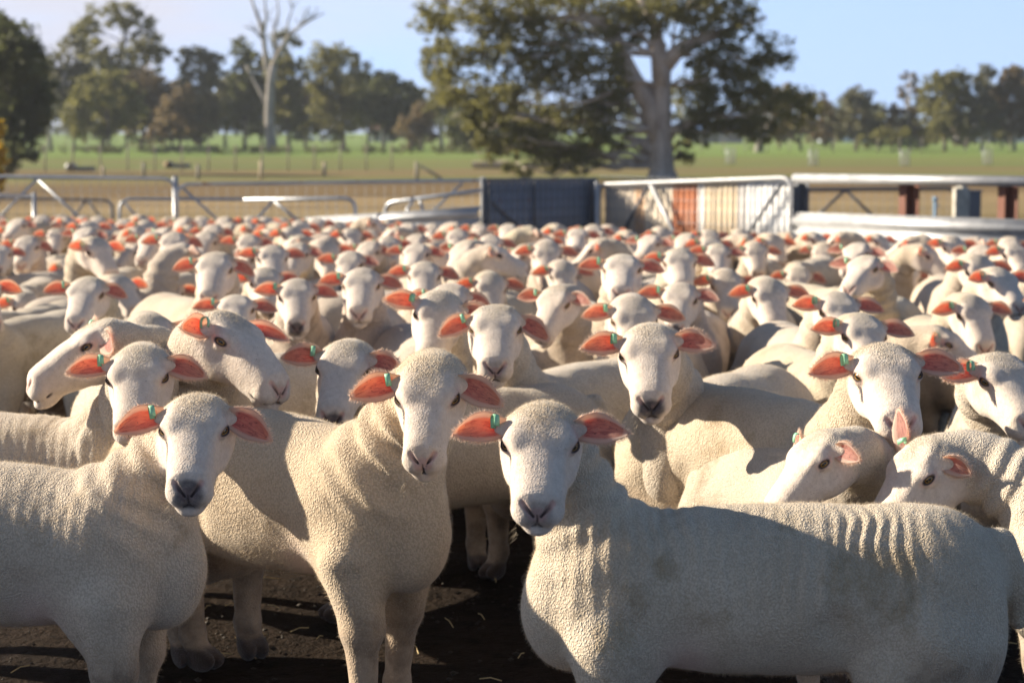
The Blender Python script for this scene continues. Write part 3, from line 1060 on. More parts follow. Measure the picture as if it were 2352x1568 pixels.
hero("dark-nosed sheep right of centre, its body stretching back to the right",
     (1598, 882), -27, (1492, 814), -2, 35, 4, 1.04, hd=5.60, seed=21, nose=1.0, fuzz=60000,
     ears=((4, 6, 0), (8, 4, 0)), **MIDR)
hero("bright white-faced sheep at the right facing the camera, pink nose marked with black",
     (1905, 922), 36, (2040, 862), 2, 27, 3, 1.07, hd=5.05, seed=22, tint=(1, .96, .88), nose=.25, fuzz=60000, wid=1.02,
     ears=((-4, 6, 0), (2, 4, 0)), **MIDR)
hero("sheep cut by the right edge, faint smile, red tagged ear beside another's pricked ear",
     (2350, 925), -8, (2312, 874), 14, 29, 0, 1.0, hd=5.40, seed=23, nose=.1, fuzz=50000, len=.83, 
     ears=((-4, 6, 0), (-6, 4, 0)), **MIDR)
hero("sleepy-eyed sheep turning its head left just behind the foremost sheep's back",
     (1895, 1055), 18, (1862, 1058), -58, 37, 4, .90, hd=4.78, seed=24, el=(.72, .8), nose=.2, fuzz=60000, len=.87, 
     ears=((12, -34, 0), (2, -14, 0)), **MIDR)
hero("sheep at the right looking down leftwards, one ear pricked up with a green tag",
     (2550, 1108), -66, (2100, 1088), -66, 45, 0, .98, hd=4.72, wid=1.06, hz=1.0, seed=25, el=(.62, 1.05), nose=.1, fuzz=80000, len=.92, 
     ears=((64, -52, 0), (-14, -30, 0)), wrinkle=1.0, **NEAR)

# ---- the rest: a set of poses, each copied with its ears, eyes and tag
def lib(yaw, low=0.0, **kw):
    d = .41
    el = R(46 - low)
    a = R(yaw * .55)
    hx, hy = -math.sin(a) * math.cos(el) * d, math.cos(a) * math.cos(el) * d
    p = dict(vox=.0105, hvox=.0055, yaw=yaw, head=(hx, .28 + hy, .545 + math.sin(el) * d), pitch=30)
    p.update(kw)
    return Sheep(**p)
LIB = [
    lib(0, seed=31, nose=.1, ears=((-6, 4, 0), (-4, 4, 0))),
    lib(0, 8, seed=32, nose=.9, ears=((2, 8, 10), (4, 4, 0)), wid=.95, pitch=32),
    lib(28, seed=33, nose=.3, ears=((6, 2, 0), (2, 4, 0)), wid=1.04),
    lib(-28, seed=34, nose=.2, ears=((-14, 6, 0), (-12, 4, 0)), roman=.006, pitch=32),
    lib(52, 4, seed=35, nose=.5, ears=((0, -6, 0), (8, 0, 0)), pitch=36),
    lib(-52, seed=36, nose=.1, ears=((4, 4, 0), (0, 8, 0)), pitch=38),
    lib(78, seed=37, nose=.2, ears=((-10, 0, 0), (-8, 6, 0)), roman=.005),
    lib(-78, 4, seed=38, nose=.7, ears=((-2, 6, 12), (2, 0, 0)), pitch=30),
    lib(14, 14, seed=39, nose=.05, ears=((0, 0, 0), (-6, 0, 0)), pitch=42, wid=1.03),
    lib(-16, -6, seed=40, nose=.4, ears=((-2, 2, 0), (-2, 2, 0)), pitch=22, len=.83, ),
    lib(20, 40, seed=43, nose=.3, ears=((-12, 0, 0), (-10, 0, 0)), pitch=40),
    lib(-40, 34, seed=44, nose=.1, ears=((-4, -14, 0), (2, -10, 0)), pitch=34),
    lib(64, 30, seed=45, nose=.6, ears=((4, -20, 0), (-8, -6, 0)), pitch=28),
    lib(105, 4, seed=41, nose=.2, ears=((-4, 0, 0), (2, 6, 0))),
    lib(-105, 2, seed=42, nose=.3, ears=((-4, 0, 0), (2, 6, 0)), pitch=34),
]
FAT = [1.0, 1.04]

# eyes of the sheep one can tell apart in the middle rows: (x, y, heading, label)
MIDROWS = [
    (492, 628, 0, "tall sheep facing the camera with ears spread wide, above the large right-looking sheep"),
    (197, 688, -4, "sheep at the left facing the camera, bright nose bridge, green tag on its ear"),
    (278, 668, 42, "sheep looking down to the right beside the bright-nosed sheep at the left"),
    (62, 708, 24, "sheep near the left edge looking right with a large drooping pink ear"),
    (682, 692, 6, "sheep facing the camera behind the large woolly-polled one, red ear tagged green"),
    (694, 628, 26, "sheep turned a little right, behind the tall wide-eared sheep's shoulder"),
    (830, 667, 0, "sheep with a pink nose facing the camera above the shaded grey-faced sheep"),
    (22, 622, 20, "sheep cut by the left edge in the fifth row with a dark eye"),
    (158, 624, 66, "sheep turned right at the left, only its woolly brow and red ear showing"),
    (225, 582, 44, "round-headed sheep looking right at the left below the pipe gate"),
    (397, 566, 0, "sheep in shade stripes below the left gate post, ears spread"),
    (60, 572, 0, "sheep with a sunlit red ear close to the left edge"),
    (116, 612, -32, "sheep turned left behind the one cut by the left edge"),
    (373, 604, 20, "sheep with a grey brow left of the tall wide-eared sheep"),
    (749, 586, 22, "sheep looking right between two red ears left of centre"),
    (-24, 778, 8, "sheep cut by the left edge with a long pink ear above the profile muzzle"),
    (570, 568, 0, "sheep facing the camera under the low pipe gate's corner"),
    (974, 640, 2, "sheep facing the camera left of centre with a bright white nose"),
    (1126, 667, 6, "sheep with a speckled grey poll above the drooping-eared sheep"),
    (1126, 568, 0, "sheep with a dark nose facing the camera in the centre"),
    (1006, 566, 0, "sheep facing the camera behind the white-nosed one left of centre"),
    (1256, 590, 0, "sheep with spread ears in the centre, right of the dark-nosed one"),
    (1294, 636, 8, "sheep with a dark muzzle facing the camera right of centre"),
    (1428, 632, -4, "sheep with a big tagged red ear hanging over the back in front of it"),
    (1460, 696, 0, "upper of two stacked heads right of centre with spread ears"),
    (1456, 747, 2, "lower of two stacked heads right of centre, just above the dark-nosed sheep"),
    (904, 590, 10, "sheep looking up with a red ear behind the pink-nosed sheep"),
    (802, 612, -6, "sheep half hidden at the left of the white-nosed one, low head"),
    (1414, 588, 4, "sheep under the rusty mesh gate's left brace"),
    (1669, 660, 0, "white-faced sheep with a black nose and narrow face at the right of centre"),
    (1834, 646, -2, "tall sheep at the right facing the camera with ears held flat"),
    (1768, 690, 6, "low-headed sheep under the flat-eared one at the right, red tagged ear"),
    (1926, 728, 6, "sheep with a crimson tagged ear above the white-faced one at the right"),
    (2045, 712, 46, "sheep looking right with a tag on its brow side, at the right"),
    (2084, 642, 0, "sheep facing the camera at the right with long level ears"),
    (2235, 732, 12, "tall curly-polled sheep at the right with a bright face"),
    (1982, 785, 8, "curly-browed sheep just behind the white-faced one at the right"),
    (1982, 624, -34, "sheep turned left at the right with a dark folded ear"),
    (2249, 626, 10, "sheep near the right edge below the white rails"),
    (2300, 655, 22, "sheep with a shaded brow near the right edge behind the curly-polled one"),
    (2175, 800, 66, "sheep turned right behind the right edge pair, only brow and ear showing"),
    (1736, 586, 0, "sheep with a red ear below the hinge end of the mesh gate"),
    (1824, 580, 4, "sheep facing the camera under the white rail's end"),
    (2123, 568, 0, "tall bright sheep standing against the white rails"),
    (2190, 574, 12, "sheep in half shade right beside the tall bright one at the rails"),
    (1648, 590, -6, "sheep with both ears out below the mesh gate"),
    (2035, 584, 24, "sheep looking right under the white rails with a long ear"),
    (1966, 588, -28, "sheep looking left under the white rails, rounded poll"),
    (1560, 610, 2, "sheep behind the two stacked heads, partly hidden"),
    (610, 655, 14, "sheep half hidden between the tall wide-eared sheep and a tagged red ear"),
    (1560, 700, -10, "sheep hidden to its brow behind the ear of the upper stacked head"),
    (2330, 590, 10, "sheep cut by the right edge below the white rails"),
    (930, 660, 8, "sheep with its brow showing between the pink nose and the white nose"),
]

def place_lib(x, y, heading, label, jitter=0.0, eyes=None, allow=1e9, big=1.0):
    """choose the pose and body direction that collide least with what stands already"""
    best = None
    order = list(range(len(LIB)))
    random.shuffle(order)
    sc = big * random.uniform(.95, 1.05)
    for i in order:
        S = LIB[i]
        body = heading - S.g['yaw']
        z = S.H[2] * sc
        E = at_height(x, y, z)
        for _ in range(6): E = at_height(x, y, z + ground_z(E.y))
        off = Matrix.Rotation(R(body + 180), 3, 'Z') @ Vector(S.H)
        root = (E.x - off.x * sc, E.y - off.y * sc)
        cs = plan_circles(root, body, sc)
        ov = overlap(cs) + .004 * random.random()
        bh = (body + 180) % 360 - 180
        ov += .022 * (abs(bh) / 90) ** 2                     # most of the mob has walked up towards the camera
        # nobody stands in front of the first row or in the fence
        mn = min(c[1] for c in cs)
        if mn < 5.6: ov += (5.6 - mn) * .3
        mx = max(c[1] for c in cs)
        far_ = np.interp(x, [0, 1100, 1400, 1830, 2352], [20.3, 19.6, 19.2, 17.5, 15.2])
        if mx > far_: ov += (mx - far_) * 2
        if best is None or ov < best[0]:
            best = (ov, S, root, body, cs, E)
    ov, S, root, body, cs, E = best
    if ov > allow:
        return False
    S.g['tint'] = (1, random.uniform(.95, 1), random.uniform(.88, 1))
    o = S.place((root[0], root[1], ground_z(root[1])), body, sc, label, FLOCK, tagged=True, eyes=eyes)
    placed.extend(cs); placed.append((E.x, E.y, .10))
    return o

mid_objs = []
for (x, y, h, lab) in sorted(MIDROWS, key=lambda m: -m[1]):
    o = place_lib(x, y, h, lab, eyes=y > 600)

# hindmost rows, too many to name one by one: their labels say where in the crowd each head is
back = []
tries = 0
heads_px = [(m[0], m[1]) for m in MIDROWS]
while tries < 9000 and len(back) < 232:
    tries += 1
    D = math.sqrt(random.uniform(7.2 ** 2, 20.0 ** 2)) if tries < 6500 else random.uniform(15, 20)
    x = random.uniform(-140, 2490)
    rz = (.83 + ground_z(D) - CAM_H) / D
    v = (rz + SP) / CP
    y = 784 - v * F_PX
    k = F_PX / D
    lim = np.interp(x, [0, 800, 1100, 1500, 1900, 2352], [512, 516, 530, 542, 556, 566])
    if y < lim:
        continue
    near_ = y > 600
    if any(abs(x - a) < (.155 if near_ else .115) * k and abs(y - b) < (.105 if near_ else .050) * k for a, b in heads_px):
        continue
    head = random.gauss(2, 34) if random.random() < .88 else random.uniform(-180, 180)
    o = place_lib(x, y, head, '', eyes=near_, allow=(.12 if near_ else .07) if tries < 3500 else .18, big=.95)
    if o:
        back.append((x, y, head, o)); heads_px.append((x, y))

def facing(h):
    h = (h + 180) % 360 - 180
    return ("facing camera" if abs(h) < 22 else "looking slightly right" if 0 < h < 60 else "looking slightly left" if -60 < h < 0
            else "turned right" if 0 < h < 125 else "turned left" if -125 < h < 0 else "facing away")
ORD = ["first", "second", "third", "fourth", "fifth", "sixth", "seventh", "eighth", "ninth", "tenth", "eleventh", "twelfth", "thirteenth",
       "fourteenth", "fifteenth", "sixteenth", "seventeenth", "eighteenth", "nineteenth", "twentieth"]
def spot(x):
    for lim, s in ((270, "under left pipe gate"), (420, "under small pipe gate"), (820, "under long pipe gate"), (1100, "under low white rail"),
                   (1370, "under dark blue panel"), (1830, "under rusty mesh gate"), (9999, "under white guard rails")):
        if x < lim: return s
rows = {}
for b in back:
    rows.setdefault((spot(b[0]), "hindmost" if b[1] < 520 else "second hindmost" if b[1] < 533 else "third hindmost" if b[1] < 552 else "fourth hindmost" if b[1] < 580 else "fifth hindmost" if b[1] < 640 else "sixth hindmost"), []).append(b)
for (sp_, rw), bs in rows.items():
    bs.sort(key=lambda b: b[0])
    for i, b in enumerate(bs):
        b[3]['label'] = "%s sheep from left in %s row %s, %s" % (ORD[i], rw, sp_, facing(b[2]))
print("flock: back", len(back), "tries", tries)
# ------------------------------------------------------------------ ground
def mat_ground():
    t = NT("yard_mud")
    co = t.coords('Object')
    n1 = t.noise(co, 1.3, 6.0, 0.65); n2 = t.noise(co, 14.0, 5.0, 0.65); n3 = t.noise(co, 60.0, 3.0, 0.6)
    c = t.mix(t.range(n1, .35, .65), (0.016, 0.0105, 0.007), (0.028, 0.0185, 0.012))
    c = t.mix(t.range(n2, .55, .72), c, (0.012, 0.009, 0.007))
    h = t.math('ADD', t.math('MULTIPLY', n2, .7), t.math('MULTIPLY', n3, .3))
    return t.done(t.princ(c, t.range(n2, .3, .7, .8, 1.0), t.bump(h, 1.0, .05), spec=.08))

def mat_field():
    t = NT("paddock")
    tc = t.n('TexCoord'); sp = t.n('SeparateXYZ'); t.put(sp.inputs[0], tc.outputs['Object'])
    x, y = sp.outputs[0], sp.outputs[1]
    wob = t.noise(t.coords('Object', (.03, .08, 1)), 1.0, 4.0, .6)
    yw = t.math('ADD', y, t.math('MULTIPLY', t.math('SUBTRACT', wob, .5), t.math('MULTIPLY', y, .45)))
    yw = t.math('ADD', yw, t.math('MULTIPLY', x, -.25))
    rp = t.n('ValToRGB'); cr = rp.color_ramp
    t.put(rp.inputs['Fac'], t.range(yw, 20, 180))
    stops = [(0.00, (0.073, 0.051, 0.032)), (.07, (0.122, 0.079, 0.041)), (.115, (0.183, 0.140, 0.055)), (.15, (0.33, 0.25, 0.13)), (.215, (0.35, 0.25, 0.13)), (.235, (0.207, 0.140, 0.067)),
             (.30, (0.183, 0.122, 0.061)), (.33, (0.244, 0.207, 0.085)), (.40, (0.183, 0.207, 0.067)), (.47, (0.244, 0.171, 0.085)), (.55, (0.159, 0.220, 0.061)),
             (.66, (0.207, 0.220, 0.073)), (.78, (0.171, 0.268, 0.061)), (1.0, (0.207, 0.329, 0.073))]
    cr.elements[0].position = stops[0][0]; cr.elements[0].color = stops[0][1] + (1,)
    cr.elements[1].position = 1.0; cr.elements[1].color = stops[-1][1] + (1,)
    for p, c in stops[1:-1]:
        e = cr.elements.new(p); e.color = c + (1,)
    n2 = t.noise(t.coords('Object', (.3, 1, 1)), .6, 5.0, .65)
    c = t.mix(t.range(n2, .42, .7, 0, .65), rp.outputs['Color'], (.17, .12, .055))
    n3 = t.noise(tc.outputs['Object'], 6.0, 4.0, .7)
    c = t.mix(t.range(n3, .4, .7, 0, .4), c, (.09, .075, .035))
    return t.done(t.princ(c, .95, t.bump(n3, .5, .05), spec=.1))

def sheet(name, x0, x1, y0, y1, z, mat, nx=2, ny=2, amp=0.0):
    xs = np.linspace(x0, x1, nx); ys = np.linspace(y0, y1, ny)
    X, Y = np.meshgrid(xs, ys, indexing='ij')
    P = np.stack([X.ravel(), Y.ravel(), np.full(X.size, z)], 1)
    if amp:
        P[:, 2] += amp * (vnoise(P.astype(np.float32) + 50, 2.2) + .5 * vnoise(P.astype(np.float32) + 50, 6.0) + .25 * vnoise(P.astype(np.float32) + 50, 15.0)) - amp * .4
    i = np.arange(nx - 1)[:, None] * ny + np.arange(ny - 1)[None]
    i = i.ravel()
    F = np.stack([i, i + ny, i + ny + 1, i + 1], 1)
    o = link_mesh(name, np_mesh(name, P, F, [mat], bool(amp)))
    return tag(o, kind='structure')

sheet('ground', -900, 900, -60, 2200, -.34, mat_field())
yd = sheet('yard_dirt', -15, 15, -3, 25.5, -.006, mat_ground(), 180, 190, .03)
for v_ in yd.data.vertices: v_.co.z += ground_z(v_.co.y)

# a few straws trodden into the dirt
M_STRAW = mat_plain("straw", (.55, .42, .20), .7)
sg = Geo()
rs = np.random.default_rng(5)
for _ in range(260):
    x, y = rs.uniform(-2.6, 2.6), rs.uniform(3.6, 8)
    a = rs.uniform(0, 6.3); l = rs.uniform(.03, .12)
    d = Vector((math.cos(a), math.sin(a), 0)) * l
    p = Vector((x, y, .008))
    sg.tube([p, p + d * .5 + Vector((0, 0, .006)), p + d], .0016, 4)
tag(sg.build('straw', M_STRAW), 'thin pale straws trodden into the dark yard mud', 'straw', kind='stuff')

# sheep droppings and clods lying on the dirt
rs = np.random.default_rng(15)
oc = np.array([(1, 0, 0), (-1, 0, 0), (0, 1, 0), (0, -1, 0), (0, 0, 1), (0, 0, -1)], float)
of = np.array([(0, 2, 4), (2, 1, 4), (1, 3, 4), (3, 0, 4), (2, 0, 5), (1, 2, 5), (3, 1, 5), (0, 3, 5)])
DV = []; DF = []
for i in range(2600):
    c = np.array([rs.uniform(-2.8, 2.8), rs.uniform(3.4, 8.5), 0.004])
    r = rs.uniform(.004, .009) if rs.random() < .8 else rs.uniform(.006, .014)
    v = oc * r * rs.uniform(.6, 1.3, (6, 3)) * np.array([1, 1, .6]) + c
    DF.append(of + 6 * i); DV.append(v)
dp_ = link_mesh('droppings', np_mesh('droppings', np.concatenate(DV), np.concatenate(DF), [mat_plain('dung', (.035, .026, .016), .8, .4, 30)], True))
tag(dp_, 'small dark sheep droppings and clods scattered over the yard dirt', 'droppings', kind='stuff')

# ------------------------------------------------------------------ yard rails, gates and panels
def mat_metal(name, c, rough=.45, metal=.55, rust=0.0):
    t = NT(name)
    co = t.coords('Object')
    n = t.noise(co, 9.0, 5.0, .65); f = t.noise(co, 70.0, 3.0, .6)
    cc = t.mix(t.range(n, .3, .7), tuple(v * .78 for v in c), c)
    cc = t.mix(t.range(f, .5, .75, 0, .35), cc, tuple(v * .6 for v in c))
    if rust:
        cc = t.mix(t.range(n, .62 - rust * .2, .70, 0, .9), cc, (.26, .09, .035))
    return t.done(t.princ(cc, t.range(n, .3, .7, rough * .8, rough * 1.25), t.bump(f, .15, .002), metal=metal, spec=.5))
M_GALV = mat_metal("galvanised_pipe", (.52, .54, .56), .42, .6, .1)
M_GALVW = mat_metal("bright_galvanised", (.44, .445, .45), .45, .25)
M_DARKM = mat_metal("weathered_steel", (.17, .18, .20), .55, .4, .2)
M_WIRE = mat_metal("fence_wire", (.42, .43, .45), .5, .5)
M_BROWN = mat_metal("rust_brown_post", (.20, .085, .055), .7, .2)
M_BLUE = mat_metal("grey_blue_sheet", (.24, .275, .34), .55, .25)
M_CONC = mat_plain("concrete", (.48, .45, .38), .9, .2, 12, .3)

def mat_rusty_sheet():
    """old roofing iron nailed on in strips: each strip has weathered differently"""
    t = NT("patched_iron")
    tc = t.n('TexCoord'); sp = t.n('SeparateXYZ'); t.put(sp.inputs[0], tc.outputs['Object'])
    rp = t.n('ValToRGB'); rp.color_ramp.interpolation = 'CONSTANT'
    t.put(rp.inputs['Fac'], t.math('DIVIDE', sp.outputs[0], 2.3 * 1.2))
    st = [(0, (.58, .50, .40)), (.18, (.54, .36, .22)), (.23, (.62, .54, .43)), (.38, (.40, .13, .045)), (.51, (.68, .66, .62)), (.545, (.60, .49, .34)),
          (.71, (.50, .48, .46)), (.755, (.72, .72, .71))]
    cr = rp.color_ramp
    cr.elements[0].position = 0; cr.elements[0].color = st[0][1] + (1,)
    cr.elements[1].position = st[1][0]; cr.elements[1].color = st[1][1] + (1,)
    for p, c in st[2:]:
        e = cr.elements.new(p); e.color = c + (1,)
    n = t.noise(t.coords('Object', (1, 1, .3)), 6.0, 6.0, .7)
    low = t.range(sp.outputs[2], .62, .2, 0, .55)
    c = t.mix(t.range(t.math('ADD', n, t.math('MULTIPLY', low, .3)), .66, .80, 0, .7), rp.outputs['Color'], (.36, .14, .05))
    c = t.mix(t.range(n, .3, .5, .3, 0), c, (.35, .32, .28))
    return t.done(t.princ(c, .6, t.bump(n, .2, .004), metal=.15, spec=.4))

DK = 1.20                                                    # how much farther the yard rails stand than first paced out
def P3(px, py, d):
    return at_dist(px, py, d * DK)

def thing(name, label, cat, loc, group=None):
    o = empty(name, loc); tag(o, label, cat, group)
    return o

def pipe(name, pts, rad, mat, parent, n=10):
    o = Vector(parent.location)
    g = Geo(); g.tube([Vector(p) - o for p in pts], rad, n)
    return g.build(name, mat, parent, True)

def curve_corner(a, c, b, n=6):
    """rounded bend from a round corner c to b"""
    return [a * (1 - t) ** 2 + c * 2 * t * (1 - t) + b * t * t for t in np.linspace(0, 1, n)]

def mesh_panel(parent, A, B, z0, z1, nv, nh, rad=.0022, mat=None, name='wire_mesh'):
    o = Vector(parent.location); g = Geo()
    A = Vector(A); B = Vector(B)
    for i in range(nv + 1):
        p = A.lerp(B, i / nv)
        g.tube([Vector((p.x, p.y, z0)) - o, Vector((p.x, p.y, z1)) - o], rad, 4, False)
    for j in range(nh + 1):
        z = z0 + (z1 - z0) * j / nh
        g.tube([Vector((A.x, A.y, z)) - o, Vector((B.x, B.y, z)) - o], rad, 4, False)
    return g.build(name, mat or M_WIRE, parent)

def ground_at(px, d):
    p = at_dist(px, 500, d * DK); return Vector((p.x, p.y, -.25))

def pipe_gate(label, x0, y0, d0, x1, y1, d1, braces=(), rad=.018, left=True, right=True, wires=9, mat=None, bottom=-.1, group="pipe gates along the back of the yard"):
    """bent pipe frame with diagonal braces and wire mesh; braces: (x0, y0, x1, y1) in the plan"""
    mat = mat or M_GALV
    A = P3(x0, y0, d0); B = P3(x1, y1, d1)
    root = thing('pipe_gate', label, 'gate', (A.x, A.y, 0), group)
    u = (B - A); ul = Vector((u.x, u.y, 0)).normalized()
    pts = []
    c = .14
    Ab = Vector((A.x, A.y, bottom)); Bb = Vector((B.x, B.y, bottom))
    if left: pts += [Ab] + curve_corner(A - Vector((0, 0, c)), A, A + (B - A).normalized() * c)
    else: pts += [A]
    if right: pts += curve_corner(B - (B - A).normalized() * c, B, B - Vector((0, 0, c))) + [Bb]
    else: pts += [B]
    pipe('frame', pts, rad, mat, root)
    pipe('bottom_rail', [Ab, Bb], rad, mat, root)
    for (a, b, e, f) in braces:
        ta = (a - x0) / (x1 - x0); tb = (e - x0) / (x1 - x0)
        pa = P3(a, b, d0 + (d1 - d0) * ta); pb = P3(e, f, d0 + (d1 - d0) * tb)
        pipe('brace', [pa, pb], rad * .8, mat, root)
    if wires:
        nv = max(6, int((B - A).length / .10))
        mesh_panel(root, A, B, bottom, min(A.z, B.z) - .01, nv, wires)
    return root

pipe_gate("long pipe gate at the left edge, its braces meeting in a peak", -130, 404, 17.6, 402, 411, 17.2,
          [(85, 411, -60, 560), (85, 411, 250, 560)])
pipe_gate("long pipe gate left of centre with a rounded upper corner at its left end", 406, 424, 17.2, 1106, 414, 17.6,
          [(420, 432, 560, 560), (1062, 420, 930, 545)], right=False)
pipe_gate("low pipe panel seen through the gates at the left, ending under the gate post", 274, 457, 18.6, 590, 458, 18.9,
          [(282, 462, 345, 530)], .018, right=False, wires=0)
pipe_gate("low pipe gate with an inverted v brace, right end bent down", 560, 459, 18.2, 816, 455, 18.0,
          [(628, 460, 540, 560), (628, 460, 700, 520)], .020, left=False, wires=5)
pipe_gate("slanting low pipe gate beside the dark blue panel", 884, 466, 17.6, 1108, 437, 16.9,
          [(962, 452, 985, 530), (950, 456, 905, 540)], .021, right=False, wires=5)
pipe_gate("far grey pipe gate low at the left edge, seen through the nearer gate", -60, 455, 24.0, 258, 460, 24.0,
          [(200, 458, 150, 520), (200, 458, 262, 540)], .022, wires=0, mat=M_DARKM)
r_ = thing('pipe_rail', "short pipe rail and post close behind the gate at the left edge", 'rail', tuple(ground_at(78, 16.6)))
pipe('post', [ground_at(78, 16.6), P3(78, 443, 16.6)], .022, M_GALV, r_)
pipe('rail', [P3(-60, 448, 16.6), P3(78, 450, 16.6)], .018, M_GALV, r_)
for (px, py, d, lab) in ((404, 408, 17.25, "grey gate post between the two long pipe gates"), (1110, 410, 17.3, "gate post at the left end of the dark blue panel"),
                         (1371, 420, 17.75, "gate post between the dark blue panel and the rusty mesh gate")):
    b = ground_at(px, d)
    g = Geo(); top = P3(px, py, d).z + .25
    g.tube([(0, 0, 0), (0, 0, top)], .03, 10); g.tube([(0, 0, top), (0, 0, top + .012)], [.033, .02], 10)
    o = g.build('gate_post', M_GALV, None, True); o.location = b
    tag(o, lab, 'post')

# dark panel of corrugated sheet behind mesh, turned away from the sun
def corrugated(name, A, B, z0, z1, mat, parent, pitch=.076, amp=.009):
    o = Vector(parent.location)
    A = Vector((A.x, A.y, 0)); B = Vector((B.x, B.y, 0))
    u = (B - A); L = u.length; u.normalize(); nrm = Vector((u.y, -u.x, 0))
    n = max(8, int(L / pitch * 8))
    V = []; F = []
    for k, off in ((0, 0.0), (1, -.0015)):
        for i in range(n + 1):
            s = L * i / n
            p = A + u * s + nrm * (amp * math.sin(2 * math.pi * s / pitch) + off)
            V += [(p.x, p.y, z0), (p.x, p.y, z1)]
    m = 2 * (n + 1)
    for i in range(n):
        a = 2 * i
        F.append((a, a + 2, a + 3, a + 1)); F.append((m + a + 1, m + a + 3, m + a + 2, m + a))
        F.append((a + 1, a + 3, m + a + 3, m + a + 1)); F.append((a, m + a, m + a + 2, a + 2))
    V = np.array(V) - np.array(o)
    # turn into the panel's own frame so that x runs along the sheet
    ob = link_mesh(name, np_mesh(name, V, np.array(F), [mat], True), parent)
    return ob

A = P3(1108, 413, 16.9); B = P3(1368, 411, 17.9)
root = thing('sheet_panel', "dark blue corrugated panel behind wire mesh, standing in shade", 'panel', (A.x, A.y, 0))
corrugated('sheet', A + Vector((0, .05, 0)), B + Vector((0, .05, 0)), .08, A.z - .02, M_BLUE, root)
pipe('frame', [Vector((A.x, A.y, .1)), A, B, Vector((B.x, B.y, .1))], .021, M_DARKM, root)
for t_ in (.06, .45, .96):
    p = A.lerp(B, t_)
    pipe('upright', [Vector((p.x, p.y, .1)), p], .017, M_DARKM, root)
pipe('brace', [A.lerp(B, .06) - Vector((0, 0, .2)), A.lerp(B, .42) - Vector((0, 0, .62))], .016, M_DARKM, root)
mesh_panel(root, A + Vector((0, -.02, 0)), B + Vector((0, -.02, 0)), .1, A.z - .02, 20, 9, .004, M_DARKM)

# rusty patched gate: mesh over strips of old iron, facing the sun
A = P3(1376, 424, 17.9); B = P3(1818, 408, 16.2)
d_ = (B - A); yaw_ = math.atan2(d_.y, d_.x)
root = thing('mesh_gate', "pale mesh gate backed with strips of rust-orange, cream and white iron", 'gate', (A.x, A.y, 0))
root.rotation_euler = (0, 0, yaw_)
Lg = math.hypot(d_.x, d_.y)
def loc2(s, z, off=0.0):
    return Vector((s, off, z))
def lpipe(name, pts, rad, mat):
    g = Geo(); g.tube(pts, rad, 10); return g.build(name, mat, root, True)
za, zb = A.z, B.z
zt = lambda s: za + (zb - za) * s / Lg
V = []; F = []
n = int(Lg / .076 * 8)
for off in (.050, .0515):
    for i in range(n + 1):
        s = .05 + (Lg - .10) * i / n
        w = .009 * math.sin(2 * math.pi * s / .076) + off
        V += [(s, w, .08), (s, w, zt(s) - .03)]
m = 2 * (n + 1)
for i in range(n):
    a = 2 * i
    F += [(a, a + 2, a + 3, a + 1), (m + a + 1, m + a + 3, m + a + 2, m + a), (a + 1, a + 3, m + a + 3, m + a + 1), (a, m + a, m + a + 2, a + 2)]
link_mesh('iron_sheet', np_mesh('iron_sheet', np.array(V), np.array(F), [mat_rusty_sheet()], True), root)
lpipe('frame', [loc2(0, -.1)] + curve_corner(loc2(0, za - .12), loc2(0, za), loc2(.12, zt(.12))) + curve_corner(loc2(Lg - .13, zt(Lg - .13)), loc2(Lg, zb), loc2(Lg, zb - .13)) + [loc2(Lg, .1)], .024, M_GALVW)
lpipe('bottom_rail', [loc2(0, -.1), loc2(Lg, .1)], .022, M_GALVW)
lpipe('brace', [loc2(Lg * .30, zt(Lg * .30) - .02, -.03), loc2(Lg * .52, .12, -.03)], .026, M_GALVW)
lpipe('brace', [loc2(Lg * .28, zt(Lg * .28) - .04, -.02), loc2(Lg * .06, .12, -.02)], .019, M_DARKM)
lpipe('brace', [loc2(Lg * .96, zt(Lg * .96) - .06, -.02), loc2(Lg * .68, .12, -.02)], .019, M_DARKM)
g = Geo()
for i in range(47):
    s = Lg * i / 46
    g.tube([loc2(s, .1), loc2(s, zt(s))], .0032, 4, False)
for j in range(1, 9):
    z = .1 + j * .115
    g.tube([loc2(0, z), loc2(Lg, min(z, 1.0))], .0032, 4, False)
g.build('wire_mesh', M_WIRE, root)
g = Geo()
rs = np.random.default_rng(9)
for i in range(16):                                         # gate chain hanging at the hinge end
    z = zb - .02 - i * .045
    g.tube([(Lg + .03 + .008 * (i % 2), -.02, z), (Lg + .045 - .008 * (i % 2), -.03, z - .03), (Lg + .03, -.02, z - .05)], .008, 6)
g.build('chain', M_GALVW, root, True)

# bright guard rails
def w_beam(name, A, B, hgt, mat, parent, dep=.055):
    """pressed steel rail with two ridges, from A to B (tops), face towards the yard"""
    o = Vector(parent.location)
    u = Vector((B.x - A.x, B.y - A.y, 0)).normalized(); nrm = Vector((u.y, -u.x, 0))
    prof = [(0, 0), (.10, .3), (.22, 1), (.34, 1), (.46, .25), (.54, .25), (.66, 1), (.78, 1), (.90, .3), (1, 0)]
    V = []; F = []
    for P in (A, B):
        for (t, w) in prof:
            V.append(P + nrm * (w * dep) - Vector((0, 0, t * hgt)) - o)
        for (t, w) in prof:
            V.append(P + nrm * (w * dep - .004) - Vector((0, 0, t * hgt)) - o)
    k = len(prof); m = 2 * k
    for i in range(k - 1):
        F += [(i, i + 1, m + i + 1, m + i), (m + k + i, m + k + i + 1, k + i + 1, k + i), (i + 1, i, k + i, k + i + 1), (m + i, m + i + 1, m + k + i + 1, m + k + i)]
    F += [(0, m, m + k, k), (k - 1, 2 * k - 1, m + 2 * k - 1, m + k - 1)]
    return link_mesh(name, np_mesh(name, np.array([tuple(v) for v in V]), np.array(F), [mat], False), parent)

